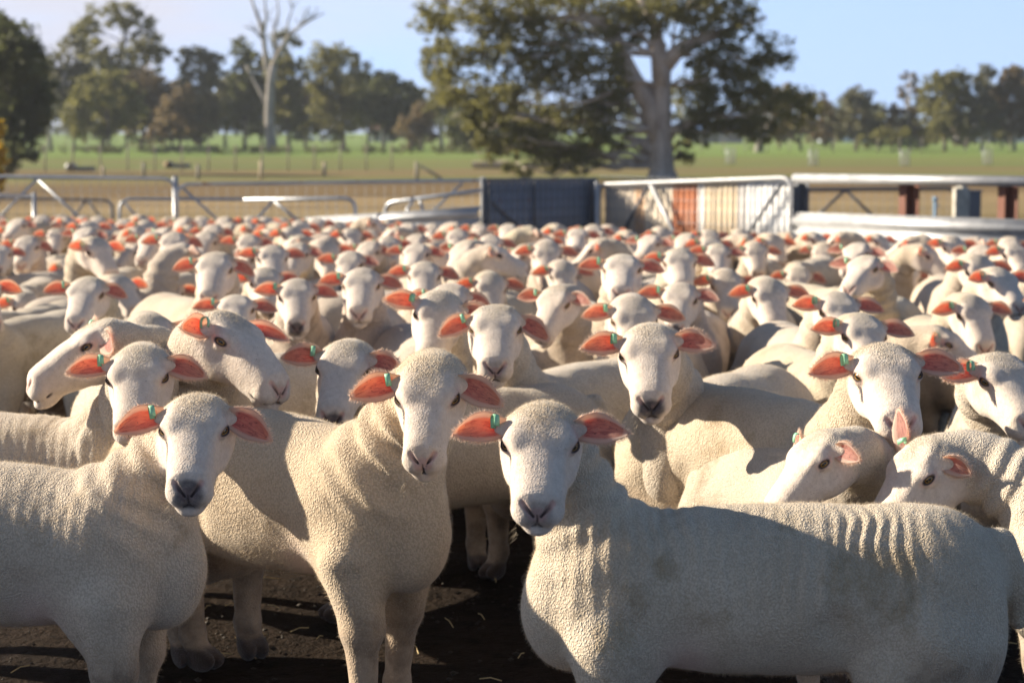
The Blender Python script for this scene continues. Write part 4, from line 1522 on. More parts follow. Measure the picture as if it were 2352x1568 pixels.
A = P3(1826, 398, 16.2); B = P3(2420, 404, 13.9)
root = thing('guard_rail_fence', "bright white guard rail fence with brown steel posts at the right", 'fence', (A.x, A.y, 0))
pipe('top_rail', [A - Vector((0, 0, .05)), B - Vector((0, 0, .05))], .046, M_GALVW, root, 14)
A2 = P3(1826, 487, 16.2); B2 = P3(2420, 506, 13.9)
w_beam('lower_rail', A2, B2, .30, M_GALVW, root)
A3 = P3(1840, 545, 16.2); B3 = P3(2420, 590, 13.9)
w_beam('lower_rail', A3, B3, .26, M_GALVW, root)
def i_post(px, d, top, parent, mat, w=.10):
    o = Vector(parent.location); b = ground_at(px, d) - o
    g = Geo(); rz = yaw2
    for off in (-w / 2, w / 2):
        c = Vector((math.sin(-rz) * -off, math.cos(rz) * off, 0)) + b
        g.box((c.x, c.y, top / 2), (w, .012, top), rz)
    g.box((b.x, b.y, top / 2), (.012, w - .014, top - .002), rz)
    return g.build('post', mat, parent)
yaw2 = math.atan2(B.y - A.y, B.x - A.x)
i_post(1840, 16.28, A.z - .09, root, M_DARKM, .09)
i_post(2087, 15.30, P3(2087, 402, 15.3).z - .07, root, M_BROWN, .11)
i_post(2314, 14.42, P3(2314, 404, 14.42).z - .07, root, M_BROWN, .10)

A = P3(700, 500, 17.9); B = P3(1106, 474, 16.4)
root = thing('low_guard_rail', "low bright white guard rail between the sheep and the slanting pipe gate", 'rail', (A.x, A.y, 0))
w_beam('rail', A, B, .24, M_GALVW, root)
w_beam('rail', A - Vector((0, 0, .27)), B - Vector((0, 0, .27)), .24, M_GALVW, root)
for t_ in (.15, .85):
    p = A.lerp(B, t_) + Vector((.03, .09, 0)) - Vector(root.location)
    g = Geo(); g.box((p.x, p.y, (A.z - .02) / 2), (.09, .09, A.z - .02), .5); g.build('post', M_BROWN, root)

pipe_gate("dark pipe gate with an inverted v brace behind the white guard rails", 1790, 436, 21.0, 2196, 432, 21.0,
          [(1942, 436, 1850, 520), (1942, 436, 2040, 530)], .024, wires=8, mat=M_DARKM)
b = ground_at(2206, 20.4); zt_ = P3(2206, 432, 20.4).z + .25
g = Geo(); g.box((0, 0, zt_ / 2), (.17, .17, zt_)); g.tube([(0, 0, zt_), (0, 0, zt_ + .03)], [.085, .05], 4)
g.tube([(-.1, -.09, zt_ - .18), (.1, -.09, zt_ - .18)], .008, 6)
o = g.build('strainer_post', M_CONC); o.location = b; tag(o, "squat pale concrete strainer post behind the white rails", 'post')
b = ground_at(2236, 20.8); zt_ = P3(2236, 440, 20.8).z + .25
g = Geo(); g.box((0, 0, zt_ / 2 + .12), (.15, .13, zt_ - .24)); g.box((0, 0, zt_ + .01), (.18, .16, .02)); g.box((0, 0, .06), (.09, .09, .12))
o = g.build('control_box', M_DARKM); o.location = b; tag(o, "dark grey steel box beside the concrete post behind the rails", 'box')
b = ground_at(2147, 20.0); zt_ = P3(2147, 452, 20.0).z + .25
g = Geo(); g.tube([(0, 0, 0), (0, 0, zt_ - .05)], .018, 8); g.tube([(0, 0, zt_ - .06), (0, 0, zt_)], .026, 8); g.tube([(0, 0, zt_ - .1), (.05, 0, zt_ - .1)], .01, 6)
o = g.build('water_standpipe', mat_plain('blue_poly_pipe', (.20, .36, .52), .5), None, True); o.location = b; tag(o, "pale blue water standpipe behind the white rails", 'pipe')

# ------------------------------------------------------------------ things out in the paddock
def base_at(px, py):
    p = at_height(px, py, -.34); return p
M_WOOD = mat_plain("grey_timber", (.34, .30, .24), .9, .25, 20, .4)
M_PALE = mat_plain("pale_timber", (.55, .44, .31), .9, .2, 15, .3)
posts = [(237, 408, 20), (455, 412, 26), (600, 412, 32), (957, 412, 30), (745, 404, 24), (330, 405, 24)]
for i, (px, py, hpx) in enumerate(posts):
    b = base_at(px, py); k = F_PX / b.y
    hgt = hpx * 1.3 / k
    g = Geo(); g.tube([(0, 0, 0), (.01, 0, hgt * .6), (.0, .01, hgt)], [.08, .075, .07], 8)
    if i == 3: g.tube([(1.0, 0, 0), (.15, 0, hgt * .8)], .06, 6)
    o = g.build('fence_post', M_PALE if i % 2 == 0 else M_WOOD, None, True); o.location = b
    tag(o, "timber paddock post, %s from the left beyond the pipe gates%s" % (["first", "third", "fourth", "sixth", "fifth", "second"][i], " with a leaning stay" if i == 3 else ""), 'post', "posts of the paddock fence")
def wire_fence(label, xa, ya, xb, yb, n, hgt, nw=5, mat=None):
    a = base_at(xa, ya); b = base_at(xb, yb)
    root = thing('wire_fence', label, 'fence', tuple(a))
    for i in range(n):
        p = a.lerp(b, i / (n - 1)) - a
        g = Geo(); g.tube([p, p + Vector((.02, 0, hgt))], .042, 6); g.build('post', mat or M_WOOD, root, True)
    g = Geo()
    for j in range(nw):
        z = hgt * (.15 + .8 * j / (nw - 1))
        g.tube([Vector((0, 0, z)), b - a + Vector((0, 0, z))], .010, 4, False)
    g.build('wire', M_WIRE, root)
wire_fence("wire fence with grey posts crossing the paddock at the left", 40, 396, 900, 392, 15, 1.25)
wire_fence("far wire fence along the tree line at the left", 60, 353, 1010, 351, 22, 1.3)
wire_fence("far wire fence along the tree line at the right", 1560, 352, 2420, 352, 18, 1.3, 4)
# hollow log, drum and tank
b = base_at(1085, 388); e = base_at(1170, 384); k = F_PX / b.y
root = thing('hollow_log', "pale hollow log lying in the paddock left of the big gum", 'log', tuple(b))
g = Geo(); rl = 9 / k; L_ = (e - b)
g.tube([Vector((0, 0, rl)), Vector((L_.x * .5, 0, rl * 1.08)), Vector((L_.x, 0, rl * 1.05))], [rl * .92, rl, rl * 1.08], 14, False)
g.tube([Vector((L_.x, 0, rl * 1.05)), Vector((L_.x * .5, 0, rl * 1.08)), Vector((0, 0, rl))], [rl * .8, rl * .78, rl * .72], 14, False)
g.build('trunk', M_PALE, root, True)
def drum(px, py, rpx, label, mat, dark):
    b = base_at(px, py); k = F_PX / b.y; r = rpx / k
    root = thing('water_drum', label, 'drum', tuple(b))
    g = Geo(); g.tube([(0, -.4, r), (0, .4, r)], r, 16); 
    for yy in (-.38, 0, .38): g.tube([(0, yy - .02, r), (0, yy + .02, r)], r * 1.05, 16)
    g.build('barrel', mat, root, True)
    g = Geo(); g.box((r * 3.6, 0, r * .55), (r * 4.4, .8, r * 1.1)); g.box((r * 3.6, 0, r * 1.13), (r * 4.7, .9, r * .07)); g.build('trough', dark, root)
drum(163, 393, 9, "white drum beside a dark water trough in the left paddock", M_GALVW, M_DARKM)
drum(388, 386, 8, "pale drum beside a small dark trough, left of the dead gum", M_PALE, M_DARKM)
# tree guards: two tall stakes and a wire tube round a sapling
for i, (px, py) in enumerate(((1678, 378), (1868, 382), (2078, 382), (2268, 380))):
    b = base_at(px, py); k = F_PX / b.y; hh = 40 / k
    root = thing('tree_guard', "wire tree guard on stakes, %s from the left in the right paddock" % ["first", "second", "third", "fourth"][i], 'tree guard', tuple(b), "tree guards in the paddock")
    rr = 10 / k
    for sx in (-1, 1):
        g = Geo(); g.tube([(sx * rr, 0, 0), (sx * rr, 0, hh)], .03, 6); g.build('stake', M_WIRE if sx < 0 else M_WOOD, root, True)
    g = Geo()
    for j in range(5):
        z = hh * (.1 + .2 * j)
        g.tube([(rr * math.cos(a), rr * math.sin(a), z) for a in np.linspace(0, 2 * math.pi, 13)], .010, 4, False)
    for a in np.linspace(0, 2 * math.pi, 10)[:-1]:
        g.tube([(rr * math.cos(a), rr * math.sin(a), .1), (rr * math.cos(a), rr * math.sin(a), hh * .9)], .008, 4, False)
    g.build('wire_tube', M_WIRE, root)
    g = Geo(); g.tube([(0, 0, 0), (.02, .01, hh * .5), (0, 0, hh * .8)], [.05, .035, .02], 5); g.build('sapling', M_WOOD, root, True)

# white vans and a shed far behind the trees
def van(px, py, wpx, label, c):
    b = at_dist(px, 335, 380); b.z = -.34
    k = F_PX / 380; s = wpx / k
    root = thing('van', label, 'van', tuple(b))
    bm = bmesh.new()
    L_, W_, H_ = s, 1.9, s * .46
    prof = [(-.5, .16), (-.5, .92), (-.44, 1.0), (.22, 1.0), (.36, .60), (.5, .52), (.5, .16)]
    vs = [[bm.verts.new((x * L_, y * W_ / 2, z * H_)) for x, z in prof] for y in (-1, 1)]
    bm.faces.new(vs[0]); bm.faces.new(vs[1][::-1])
    for i in range(len(prof)):
        j = (i + 1) % len(prof)
        bm.faces.new((vs[0][j], vs[0][i], vs[1][i], vs[1][j]))
    bmesh.ops.recalc_face_normals(bm, faces=bm.faces[:])
    me = bpy.data.meshes.new('body'); bm.to_mesh(me); bm.free(); me.materials.append(mat_plain('van_paint', c, .3, .03, 3, 0))
    link_mesh('body', me, root)
    for x in (-.3, .3):
        g = Geo(); g.tube([(x * L_, -W_ / 2 - .02, .16 * H_ + .1), (x * L_, W_ / 2 + .02, .16 * H_ + .1)], .33, 14); g.build('wheel', M_DARKM, root, True)
    g = Geo()
    g.box((.10 * L_, 0, .78 * H_), (.2 * L_, W_ + .03, .26 * H_)); g.box((-.2 * L_, 0, .78 * H_), (.28 * L_, W_ + .03, .24 * H_))
    g.build('window', mat_plain('dark_glass', (.03, .035, .04), .1), root)
van(703, 325, 46, "white van parked beyond the left tree line, the left one of two", (.82, .82, .82))
van(752, 325, 40, "white van parked beyond the left tree line, the right one of two", (.78, .77, .75))
def shed(px, py, d, w, h, label, wall, roof):
    b = at_dist(px, py, d); b.z = -.34
    root = thing('farm_shed', label, 'shed', tuple(b))
    g = Geo(); g.box((0, 0, h / 2), (w, 5, h)); g.build('wall', wall, root)
    V = [(-w / 2 - .3, -2.8, h - .1), (w / 2 + .3, -2.8, h - .1), (w / 2 + .3, 2.8, h - .1), (-w / 2 - .3, 2.8, h - .1), (-w / 2 - .3, 0, h + 1.1), (w / 2 + .3, 0, h + 1.1)]
    g = Geo(); g.add(V, [(0, 1, 5, 4), (2, 3, 4, 5), (0, 4, 3), (1, 2, 5), (3, 2, 1, 0)]); g.build('roof', roof, root)
    g = Geo(); g.box((-w * .2, -2.52, 1.0), (1.2, .06, 2.0)); g.build('door', M_DARKM, root)
shed(880, 330, 370, 4.6, 2.4, "small pale shed between the trunks left of centre", mat_plain('cream_wall', (.7, .62, .52), .8), M_BROWN)
shed(1640, 325, 330, 9, 2.4, "blue-roofed shed beneath the big gum's right branches", mat_plain('dim_wall', (.30, .27, .26), .8), mat_plain('blue_roof', (.10, .20, .42), .5))
shed(1950, 330, 370, 11, 3, "pale blue house glimpsed between the right trees", mat_plain('pale_wall', (.55, .62, .70), .8), mat_plain('grey_roof', (.5, .52, .56), .5))
shed(2290, 330, 370, 16, 3.2, "long white shed behind the trees at the right edge", mat_plain('white_wall', (.75, .76, .78), .8), M_GALVW)
# ------------------------------------------------------------------ trees
def mat_leaf(name, a, b, tr):
    t = NT(name)
    info = t.n('ObjectInfo')
    co = t.coords('Object')
    n = t.noise(co, .55, 3.0, .6); n2 = t.noise(co, 5.0, 2.0, .6)
    c = t.mix(t.range(n, .35, .65), a, b)
    c = t.mix(t.range(n2, .4, .7, 0, .6), c, tuple(v * 1.55 for v in b))
    d = t.princ(c, .55, spec=.35)
    tl = t.n('BsdfTranslucent'); t.put(tl.inputs[0], t.mix(.5, c, tr))
    mx = t.n('MixShader'); mx.inputs[0].default_value = .55
    t.put(mx.inputs[1], d); t.put(mx.inputs[2], tl.outputs[0])
    return t.done(mx.outputs[0])
LEAF_OLIVE = mat_leaf("olive_leaf", (.105, .108, .042), (.150, .142, .056), (.30, .28, .08))
LEAF_DARK = mat_leaf("dark_leaf", (.066, .078, .040), (.110, .114, .052), (.19, .21, .07))
LEAF_GREY = mat_leaf("grey_leaf", (.105, .106, .068), (.145, .138, .088), (.23, .22, .09))
LEAF_BROWN = mat_leaf("bronze_leaf", (.135, .108, .068), (.170, .135, .084), (.28, .20, .09))
LEAF_GOLD = mat_leaf("yellow_leaf", (0.338, 0.230, 0.027), (0.540, 0.351, 0.041), (0.675, 0.472, 0.054))

def mat_bark(name, pale, dark, k=.5):
    t = NT(name)
    co = t.coords('Object', (1, 1, .35))
    n = t.noise(co, 2.6, 6.0, .65); f = t.noise(t.coords('Object', (1, 1, .12)), 22.0, 4.0, .6)
    sp = t.n('SeparateXYZ'); tc = t.n('TexCoord'); t.put(sp.inputs[0], tc.outputs['Object'])
    c = t.mix(t.range(n, k - .12, k + .12), pale, dark)
    c = t.mix(t.range(f, .55, .75, 0, .5), c, tuple(v * .45 for v in dark))
    return t.done(t.princ(c, .85, t.bump(f, .6, .03), spec=.2))
BARK_GUM = mat_bark("gum_bark", (.56, .49, .43), (.30, .25, .215), .52)
BARK_PALE = mat_bark("pale_bark", (.42, .38, .34), (.22, .195, .175), .52)
BARK_DARK = mat_bark("dark_bark", (.15, .12, .10), (.08, .065, .055), .5)

def wander(a, b, n, amp, rs):
    a = np.array(a, float); b = np.array(b, float)
    L = np.linalg.norm(b - a)
    pts = [a + (b - a) * t for t in np.linspace(0, 1, n)]
    for i in range(1, n - 1):
        pts[i] = pts[i] + rs.normal(0, amp * L, 3)
    return pts

def leaf_mesh(lobes, n, size, rs, flat=.0):
    """n leaf sprays spread through the lobes; each lobe (centre, radii, weight) fills with clumps, leaving gaps between"""
    tot = sum(l[2] for l in lobes)
    C = []; 
    for (c, r, w) in lobes:
        m = max(4, int(n * w / tot))
        nc = max(5, m // 30)
        d = rs.normal(0, 1, (nc, 3)); d /= np.linalg.norm(d, axis=1)[:, None]
        cc = np.array(c) + d * np.array(r) * (rs.random((nc, 1)) ** .42)
        cr = np.mean(r) * rs.uniform(.14, .34, nc)
        pick = rs.integers(0, nc, m)
        q = rs.normal(0, .55, (m, 3))
        C.append(cc[pick] + q * cr[pick][:, None] * np.array([1, 1, .85]))
    C = np.concatenate(C); m = len(C)
    a = rs.normal(0, 1, (m, 3)); a[:, 2] = a[:, 2] * .7 - .5; a /= np.linalg.norm(a, axis=1)[:, None]
    b = np.cross(a, rs.normal(0, 1, (m, 3))); b /= np.linalg.norm(b, axis=1)[:, None]
    s = size * rs.uniform(.6, 1.35, (m, 1))
    V = np.stack([C - a * s * .5, C + b * s * .19, C + a * s * .5, C - b * s * .19], 1).reshape(-1, 3)
    # each card folds a little along its midrib
    nn = np.cross(a, b)
    V = V.reshape(-1, 4, 3); V[:, 1] += nn * s * .08; V[:, 3] += nn * s * .08
    F = np.arange(m * 4).reshape(-1, 4)
    return V.reshape(-1, 3), F

def tree(label, base, limbs, lobes, n, size, leaf, bark, seed, name='gum_tree', group=None, crown='crown'):
    """limbs: (points, radii); lobes in space relative to the base"""
    rs = np.random.default_rng(seed)
    n = int(n * (1.35 if n > 20000 else 1.8))
    root = thing(name, label, 'tree', tuple(base), group)
    g = Geo()
    for pts, rad in limbs:
        g.tube([Vector(p) for p in pts], list(rad), 9)
    g.build('trunk', bark, root, True)
    if lobes:
        V, F = leaf_mesh(lobes, n, size, rs)
        link_mesh(crown, np_mesh(crown, V, F, [leaf], False), root)
    return root

def plan_tree(label, px, py, lobes_px, trunk_px, n, size, leaf, bark, seed, depth=.8, trunk_w=10, group=None, name='gum_tree', extra=()):
    """a tree whose base stands at (px, py); lobes (x, y, rx, ry) and trunk points (x, y) as seen, spread in depth round the trunk"""
    rs = np.random.default_rng(seed)
    b = base_at(px, py); D = b.y; k = F_PX / D
    def rel(x, y, dd=0.0):
        p = at_dist(x, y, D + dd); s = (D + dd) / D
        return Vector((p.x, p.y, p.z)) - b
    limbs = []
    tp = [rel(x, y) for x, y in trunk_px]
    tw = np.linspace(trunk_w, trunk_w * .55, len(tp)) / 2 / k
    limbs.append((tp, tw))
    lobes = []
    for (x, y, rx, ry) in lobes_px:
        grow = 1.0 if trunk_w > 40 else 1.14
        rr = rx / k * grow; rz = ry / k * grow
        dd = rs.uniform(-1, 1) * depth * max(rr, rz) * 1.2
        c = rel(x, y, dd)
        lobes.append((tuple(c), (rr, max(rr, rz) * depth, rz), rx * ry))
        # a limb from the trunk to the lobe
        i = min(range(len(tp)), key=lambda q: (tp[q] - c).length + (50 if tp[q].z > c.z + .3 else 0))
        if i == 0: i = min(1, len(tp) - 1)
        s = tp[i]
        limbs.append((wander(s, c, 5, .05, rs), np.linspace(tw[i] * (.22 if trunk_w > 40 else .5), tw[i] * .08, 5)))
        for _ in range(3):
            e = np.array(c) + rs.normal(0, .5, 3) * np.array(lobes[-1][1])
            limbs.append((wander(np.array(s) * .35 + np.array(c) * .65, e, 4, .06, rs), np.linspace(tw[i] * (.10 if trunk_w > 40 else .2), tw[i] * .04, 4)))
    for ex in extra:
        pts = [rel(x, y) for x, y, w in ex]
        limbs.append((pts, [w / 2 / k for x, y, w in ex]))
    return tree(label, b, limbs, lobes, n, size, leaf, bark, seed, name, group)

# the big gum
plan_tree("huge spreading gum tree behind the gates, thick pale trunk right of centre", 1522, 410,
    [(1010, 40, 60, 60), (1060, 140, 70, 60), (1110, 40, 80, 70), (1180, 110, 80, 70), (1030, 205, 45, 60), (1130, 215, 75, 60), (1220, 40, 80, 60), (1330, 30, 90, 60),
     (1270, 165, 90, 65), (1370, 150, 80, 65), (1230, 270, 90, 60), (1340, 250, 80, 60), (1420, 220, 60, 60), (1120, 300, 60, 40), (1260, 350, 60, 45), (1350, 345, 70, 50), (1300, 385, 55, 25), (1240, 320, 70, 50), (1390, 300, 55, 50),
     (1200, 388, 50, 22), (1150, 345, 50, 35), (1085, 255, 50, 40), (1190, 320, 50, 40), (1290, 100, 70, 40), (1430, 60, 70, 60), (1500, 30, 80, 50), (1590, 40, 70, 60), (1680, 40, 70, 60), (1640, 120, 70, 60), (1590, 200, 60, 60), (1700, 170, 80, 70), (1770, 130, 50, 60), (1650, 255, 80, 60), (1760, 235, 80, 60),
     (1840, 240, 50, 50), (1720, 300, 70, 40), (1570, 350, 30, 35), (1600, 290, 50, 50), (1450, 10, 90, 40), (1260, -20, 150, 40), (1600, -30, 150, 40)],
    [(1522, 416), (1520, 380), (1518, 300), (1520, 200), (1524, 130)], 34000, .24, LEAF_OLIVE, BARK_GUM, 51, .9, 66,
    extra=([(1512, 320, 50), (1490, 240, 46), (1455, 180, 40), (1420, 110, 34), (1390, 50, 26), (1320, 40, 16), (1220, 45, 9)],
           [(1520, 200, 44), (1512, 120, 36), (1505, 60, 28), (1480, 10, 22), (1455, -40, 16)],
           [(1526, 150, 44), (1560, 115, 34), (1620, 90, 24), (1700, 60, 14), (1760, 40, 8)],
           [(1505, 350, 34), (1470, 325, 24), (1430, 315, 15)],
           [(1540, 320, 12), (1570, 275, 9)], [(1505, 310, 14), (1470, 270, 10), (1440, 235, 8)],
           [(1522, 414, 76), (1522, 395, 66)]))

# trees along the far left
G1 = "trees along the paddock edge at the left"
plan_tree("dark leafy tree filling the left edge of the photo", 20, 400, [(-10, 110, 70, 60), (40, 120, 55, 60), (70, 180, 45, 60), (10, 220, 80, 60), (60, 270, 50, 40), (-20, 60, 50, 30), (30, 300, 60, 40), (15, 75, 22, 35), (90, 220, 30, 45), (20, 345, 60, 30)],
    [(20, 404), (24, 330), (20, 240), (15, 150)], 9000, .32, LEAF_DARK, BARK_DARK, 61, .8, 26, G1, 'leafy_tree')
plan_tree("yellow-leaved shrub at the left edge above the pipe gate", -14, 470, [(-14, 380, 20, 30), (-4, 350, 14, 20), (-12, 420, 18, 26), (-12, 300, 16, 20)],
    [(-6, 474), (-5, 400), (-3, 330)], 1500, .16, LEAF_GOLD, BARK_DARK, 62, .8, 8, None, 'shrub')
plan_tree("tall thin-crowned gum, tallest of the left trees", 235, 346, [(260, 30, 55, 25), (330, 60, 45, 35), (215, 70, 45, 35), (240, 130, 60, 50), (330, 110, 45, 40), (290, 180, 60, 50), (360, 130, 30, 40), (210, 170, 40, 40), (270, 240, 60, 50)],
    [(235, 350), (240, 280), (260, 190), (285, 100), (290, 50)], 4200, .55, LEAF_OLIVE, BARK_DARK, 63, .7, 13, G1)
plan_tree("leaning pale-trunked gum near the left edge", 118, 348, [(160, 120, 35, 40), (130, 160, 40, 40), (180, 190, 40, 50), (100, 190, 40, 40), (150, 240, 40, 40)],
    [(118, 352), (112, 300), (118, 245), (140, 200), (155, 150)], 2200, .55, LEAF_GREY, BARK_PALE, 64, .7, 12, G1)
plan_tree("low bushy gum in front of the tall thin-crowned one", 250, 352, [(215, 220, 40, 40), (260, 215, 50, 45), (190, 265, 40, 45), (240, 285, 50, 35), (290, 260, 40, 50), (175, 300, 25, 25)],
    [(250, 356), (250, 310), (245, 250)], 3400, .5, LEAF_OLIVE, BARK_DARK, 65, .8, 10, G1)
plan_tree("brownish gum with a rounded crown left of the slender one", 325, 348, [(340, 200, 50, 50), (300, 230, 40, 50), (365, 250, 45, 50), (330, 290, 45, 40), (390, 290, 35, 35)],
    [(325, 352), (328, 310), (335, 240)], 3200, .52, LEAF_BROWN, BARK_DARK, 66, .8, 11, G1)
plan_tree("slender gum with a rounded top left of the dead tree", 462, 346, [(460, 125, 35, 25), (490, 150, 28, 40), (430, 150, 28, 35), (440, 205, 40, 40), (480, 220, 35, 45), (420, 240, 35, 35), (460, 270, 45, 35), (500, 265, 25, 30)],
    [(462, 350), (460, 300), (458, 220), (462, 150)], 3400, .5, LEAF_GREY, BARK_DARK, 67, .7, 9, G1)
plan_tree("brown-green tree under the slender gum", 415, 350, [(410, 230, 35, 35), (400, 280, 40, 35), (440, 300, 35, 25), (370, 310, 25, 20)],
    [(415, 354), (412, 320), (408, 260)], 2000, .5, LEAF_BROWN, BARK_DARK, 68, .8, 8, G1)
plan_tree("dark gum left of the dead white tree's trunk", 560, 347, [(560, 200, 35, 45), (575, 240, 45, 50), (545, 270, 30, 35), (590, 160, 30, 40), (600, 290, 30, 30), (560, 130, 25, 40)],
    [(560, 351), (562, 300), (565, 230)], 3000, .5, LEAF_DARK, BARK_DARK, 69, .8, 9, G1)
plan_tree("gum behind the dead white tree, right of its trunk", 665, 347, [(660, 120, 35, 40), (645, 170, 35, 45), (675, 190, 30, 50), (660, 250, 40, 50), (690, 280, 30, 40), (640, 230, 20, 40)],
    [(665, 351), (662, 300), (660, 220), (655, 140)], 3000, .52, LEAF_OLIVE, BARK_DARK, 70, .7, 9, G1)
plan_tree("broad dense gum right of the dead white tree", 790, 346, [(760, 130, 50, 35), (800, 150, 45, 40), (740, 170, 40, 45), (780, 210, 60, 50), (830, 200, 40, 50), (740, 240, 40, 45), (800, 270, 50, 40), (725, 290, 30, 30), (770, 300, 40, 20)],
    [(790, 350), (788, 310), (785, 240), (775, 170)], 4600, .5, LEAF_OLIVE, BARK_DARK, 71, .8, 12, G1)
plan_tree("dark gum left of the big gum's hanging crown", 880, 347, [(880, 190, 40, 30), (915, 200, 35, 30), (860, 230, 40, 40), (905, 250, 45, 45), (940, 230, 25, 35), (880, 290, 40, 25)],
    [(880, 351), (882, 310), (885, 240)], 3400, .5, LEAF_DARK, BARK_DARK, 72, .8, 10, G1)
plan_tree("reddish bush at the foot of the trees left of the big gum", 945, 350, [(935, 290, 30, 25), (965, 270, 30, 35), (970, 310, 35, 22), (935, 325, 25, 15)],
    [(945, 353), (948, 325), (950, 295)], 1700, .42, LEAF_BROWN, BARK_DARK, 73, .8, 6, None, 'bush')
plan_tree("white-stemmed gum at the edge of the big gum's crown", 1015, 350, [(1000, 110, 30, 25), (985, 150, 25, 35), (1015, 200, 30, 40), (1000, 240, 25, 25)],
    [(1015, 354), (1012, 310), (1018, 260), (1008, 200), (1000, 140)], 1700, .42, LEAF_OLIVE, BARK_PALE, 74, .7, 12, G1)
plan_tree("dark bush under the trees behind the big gum", 1080, 352, [(1060, 290, 40, 35), (1110, 300, 45, 30), (1150, 320, 40, 22), (1060, 330, 40, 14), (1190, 320, 40, 22)],
    [(1080, 355), (1082, 330), (1085, 305)], 3000, .45, LEAF_DARK, BARK_DARK, 75, .8, 7, None, 'bush')

# the dead white gum: bare limbs only
b = base_at(622, 348); D = b.y; k = F_PX / D
rs = np.random.default_rng(21)
def relp(x, y, dd=0): return at_dist(x, y, D + dd) - b
def limb(L): return ([relp(x, y, d) for x, y, w, d in L], [w / 2 / k for x, y, w, d in L])
tree("dead white gum with bare forking limbs, left of centre", b, [
    limb([(624, 352, 36, 0), (622, 330, 28, 0), (618, 260, 22, 0), (622, 190, 20, 0), (628, 150, 17, 0)]),
    limb([(622, 190, 16, 0), (612, 150, 14, .3), (606, 95, 12, .5), (600, 60, 10, .6), (585, 20, 7, .8), (570, -20, 4, 1)]),
    limb([(604, 80, 9, .5), (612, 40, 6, .2), (608, 0, 4, 0), (600, -30, 2.5, 0)]),
    limb([(628, 150, 15, 0), (645, 115, 11, -.4), (662, 85, 9, -.7), (690, 60, 7, -1), (715, 45, 5, -1.2), (745, 30, 2.5, -1.4)]),
    limb([(662, 85, 7, -.7), (660, 55, 5, -.5), (672, 20, 3, -.4), (668, -5, 2, -.3)]),
    limb([(690, 60, 5, -1), (700, 35, 3, -.9), (712, 12, 2, -.8)]),
    limb([(628, 150, 13, 0), (634, 110, 9, .5), (630, 70, 7, .8), (640, 30, 5, 1), (636, -10, 3, 1.2)]),
    limb([(616, 250, 11, 0), (600, 215, 8, .4), (580, 180, 5, .7), (565, 150, 3, .9)]),
    limb([(606, 95, 7, .5), (585, 70, 5, .4), (560, 60, 2.5, .2)]),
    *[limb([(x, y, 3, d), (x + a * .5, y - 14, 2, d), (x + a, y - rs.uniform(14, 34), .8, d)]) for x, y, d in ((606, 95, .5), (600, 60, .6), (612, 40, .2), (630, 70, .8), (662, 85, -.7), (690, 60, -1), (715, 45, -1.2), (645, 115, -.4), (585, 70, .4), (580, 180, .7), (634, 110, .5), (672, 20, -.4), (720, 43, -1.2), (704, 52, -1.1), (590, 40, .7)) for a in (rs.uniform(-26, -8), rs.uniform(8, 30))],
    limb([(622, 330, 14, 0), (636, 348, 8, -.5), (648, 353, 4, -.8)]), limb([(620, 330, 14, 0), (608, 348, 9, .5), (598, 353, 5, .6)])],
    [], 0, 1, None, BARK_PALE, 80, 'dead_tree')
# smaller gums filling the line behind
rs = np.random.default_rng(77)
for i, x in enumerate([55, 170, 290, 395, 515, 600, 700, 845, 950, 1080]):
    h = rs.uniform(105, 165); y0 = 341
    lb = [(x + rs.uniform(-40, 40), y0 - h * rs.uniform(.5, 1.0), rs.uniform(28, 44), rs.uniform(22, 36)) for _ in range(10)]
    plan_tree("smaller gum in the second rank of the left tree line, %s from the left" % ORD[i], x, y0, lb,
              [(x, y0 + 3), (x + 2, y0 - h * .35), (x, y0 - h * .7)], 3600, .55, [LEAF_GREY, LEAF_OLIVE, LEAF_BROWN, LEAF_DARK][i % 4], BARK_DARK, 200 + i, .8, 7, "second rank of trees at the left")
for i, x in enumerate([1790, 1910, 2020, 2110, 2215, 2300]):
    h = rs.uniform(50, 80); y0 = 342
    lb = [(x + rs.uniform(-28, 28), y0 - h * rs.uniform(.4, 1.0), rs.uniform(20, 32), rs.uniform(14, 22)) for _ in range(6)]
    plan_tree("low tree in the second rank of the right tree line, %s from the left" % ORD[i], x, y0, lb,
              [(x, y0 + 3), (x + 2, y0 - h * .35), (x, y0 - h * .7)], 1300, .5, [LEAF_GREY, LEAF_BROWN, LEAF_OLIVE][i % 3], BARK_DARK, 230 + i, .8, 6, "second rank of trees at the right")

# a bare grey tree leaning out right of the big gum
b = base_at(1745, 350); D = b.y; k = F_PX / D
tree("bare pale stump with forked leaning limbs right of the big gum", b, [
    limb([(1742, 353, 24, 0), (1748, 320, 19, 0), (1765, 295, 15, 0), (1785, 285, 10, 0), (1800, 265, 8, 0)]),
    limb([(1748, 320, 14, 0), (1752, 290, 11, .3), (1760, 262, 7, .4), (1750, 240, 4, .5)]),
    limb([(1765, 295, 9, 0), (1772, 270, 7, 0), (1768, 250, 4, 0)])], [], 0, 1, None, BARK_PALE, 81, 'dead_tree')

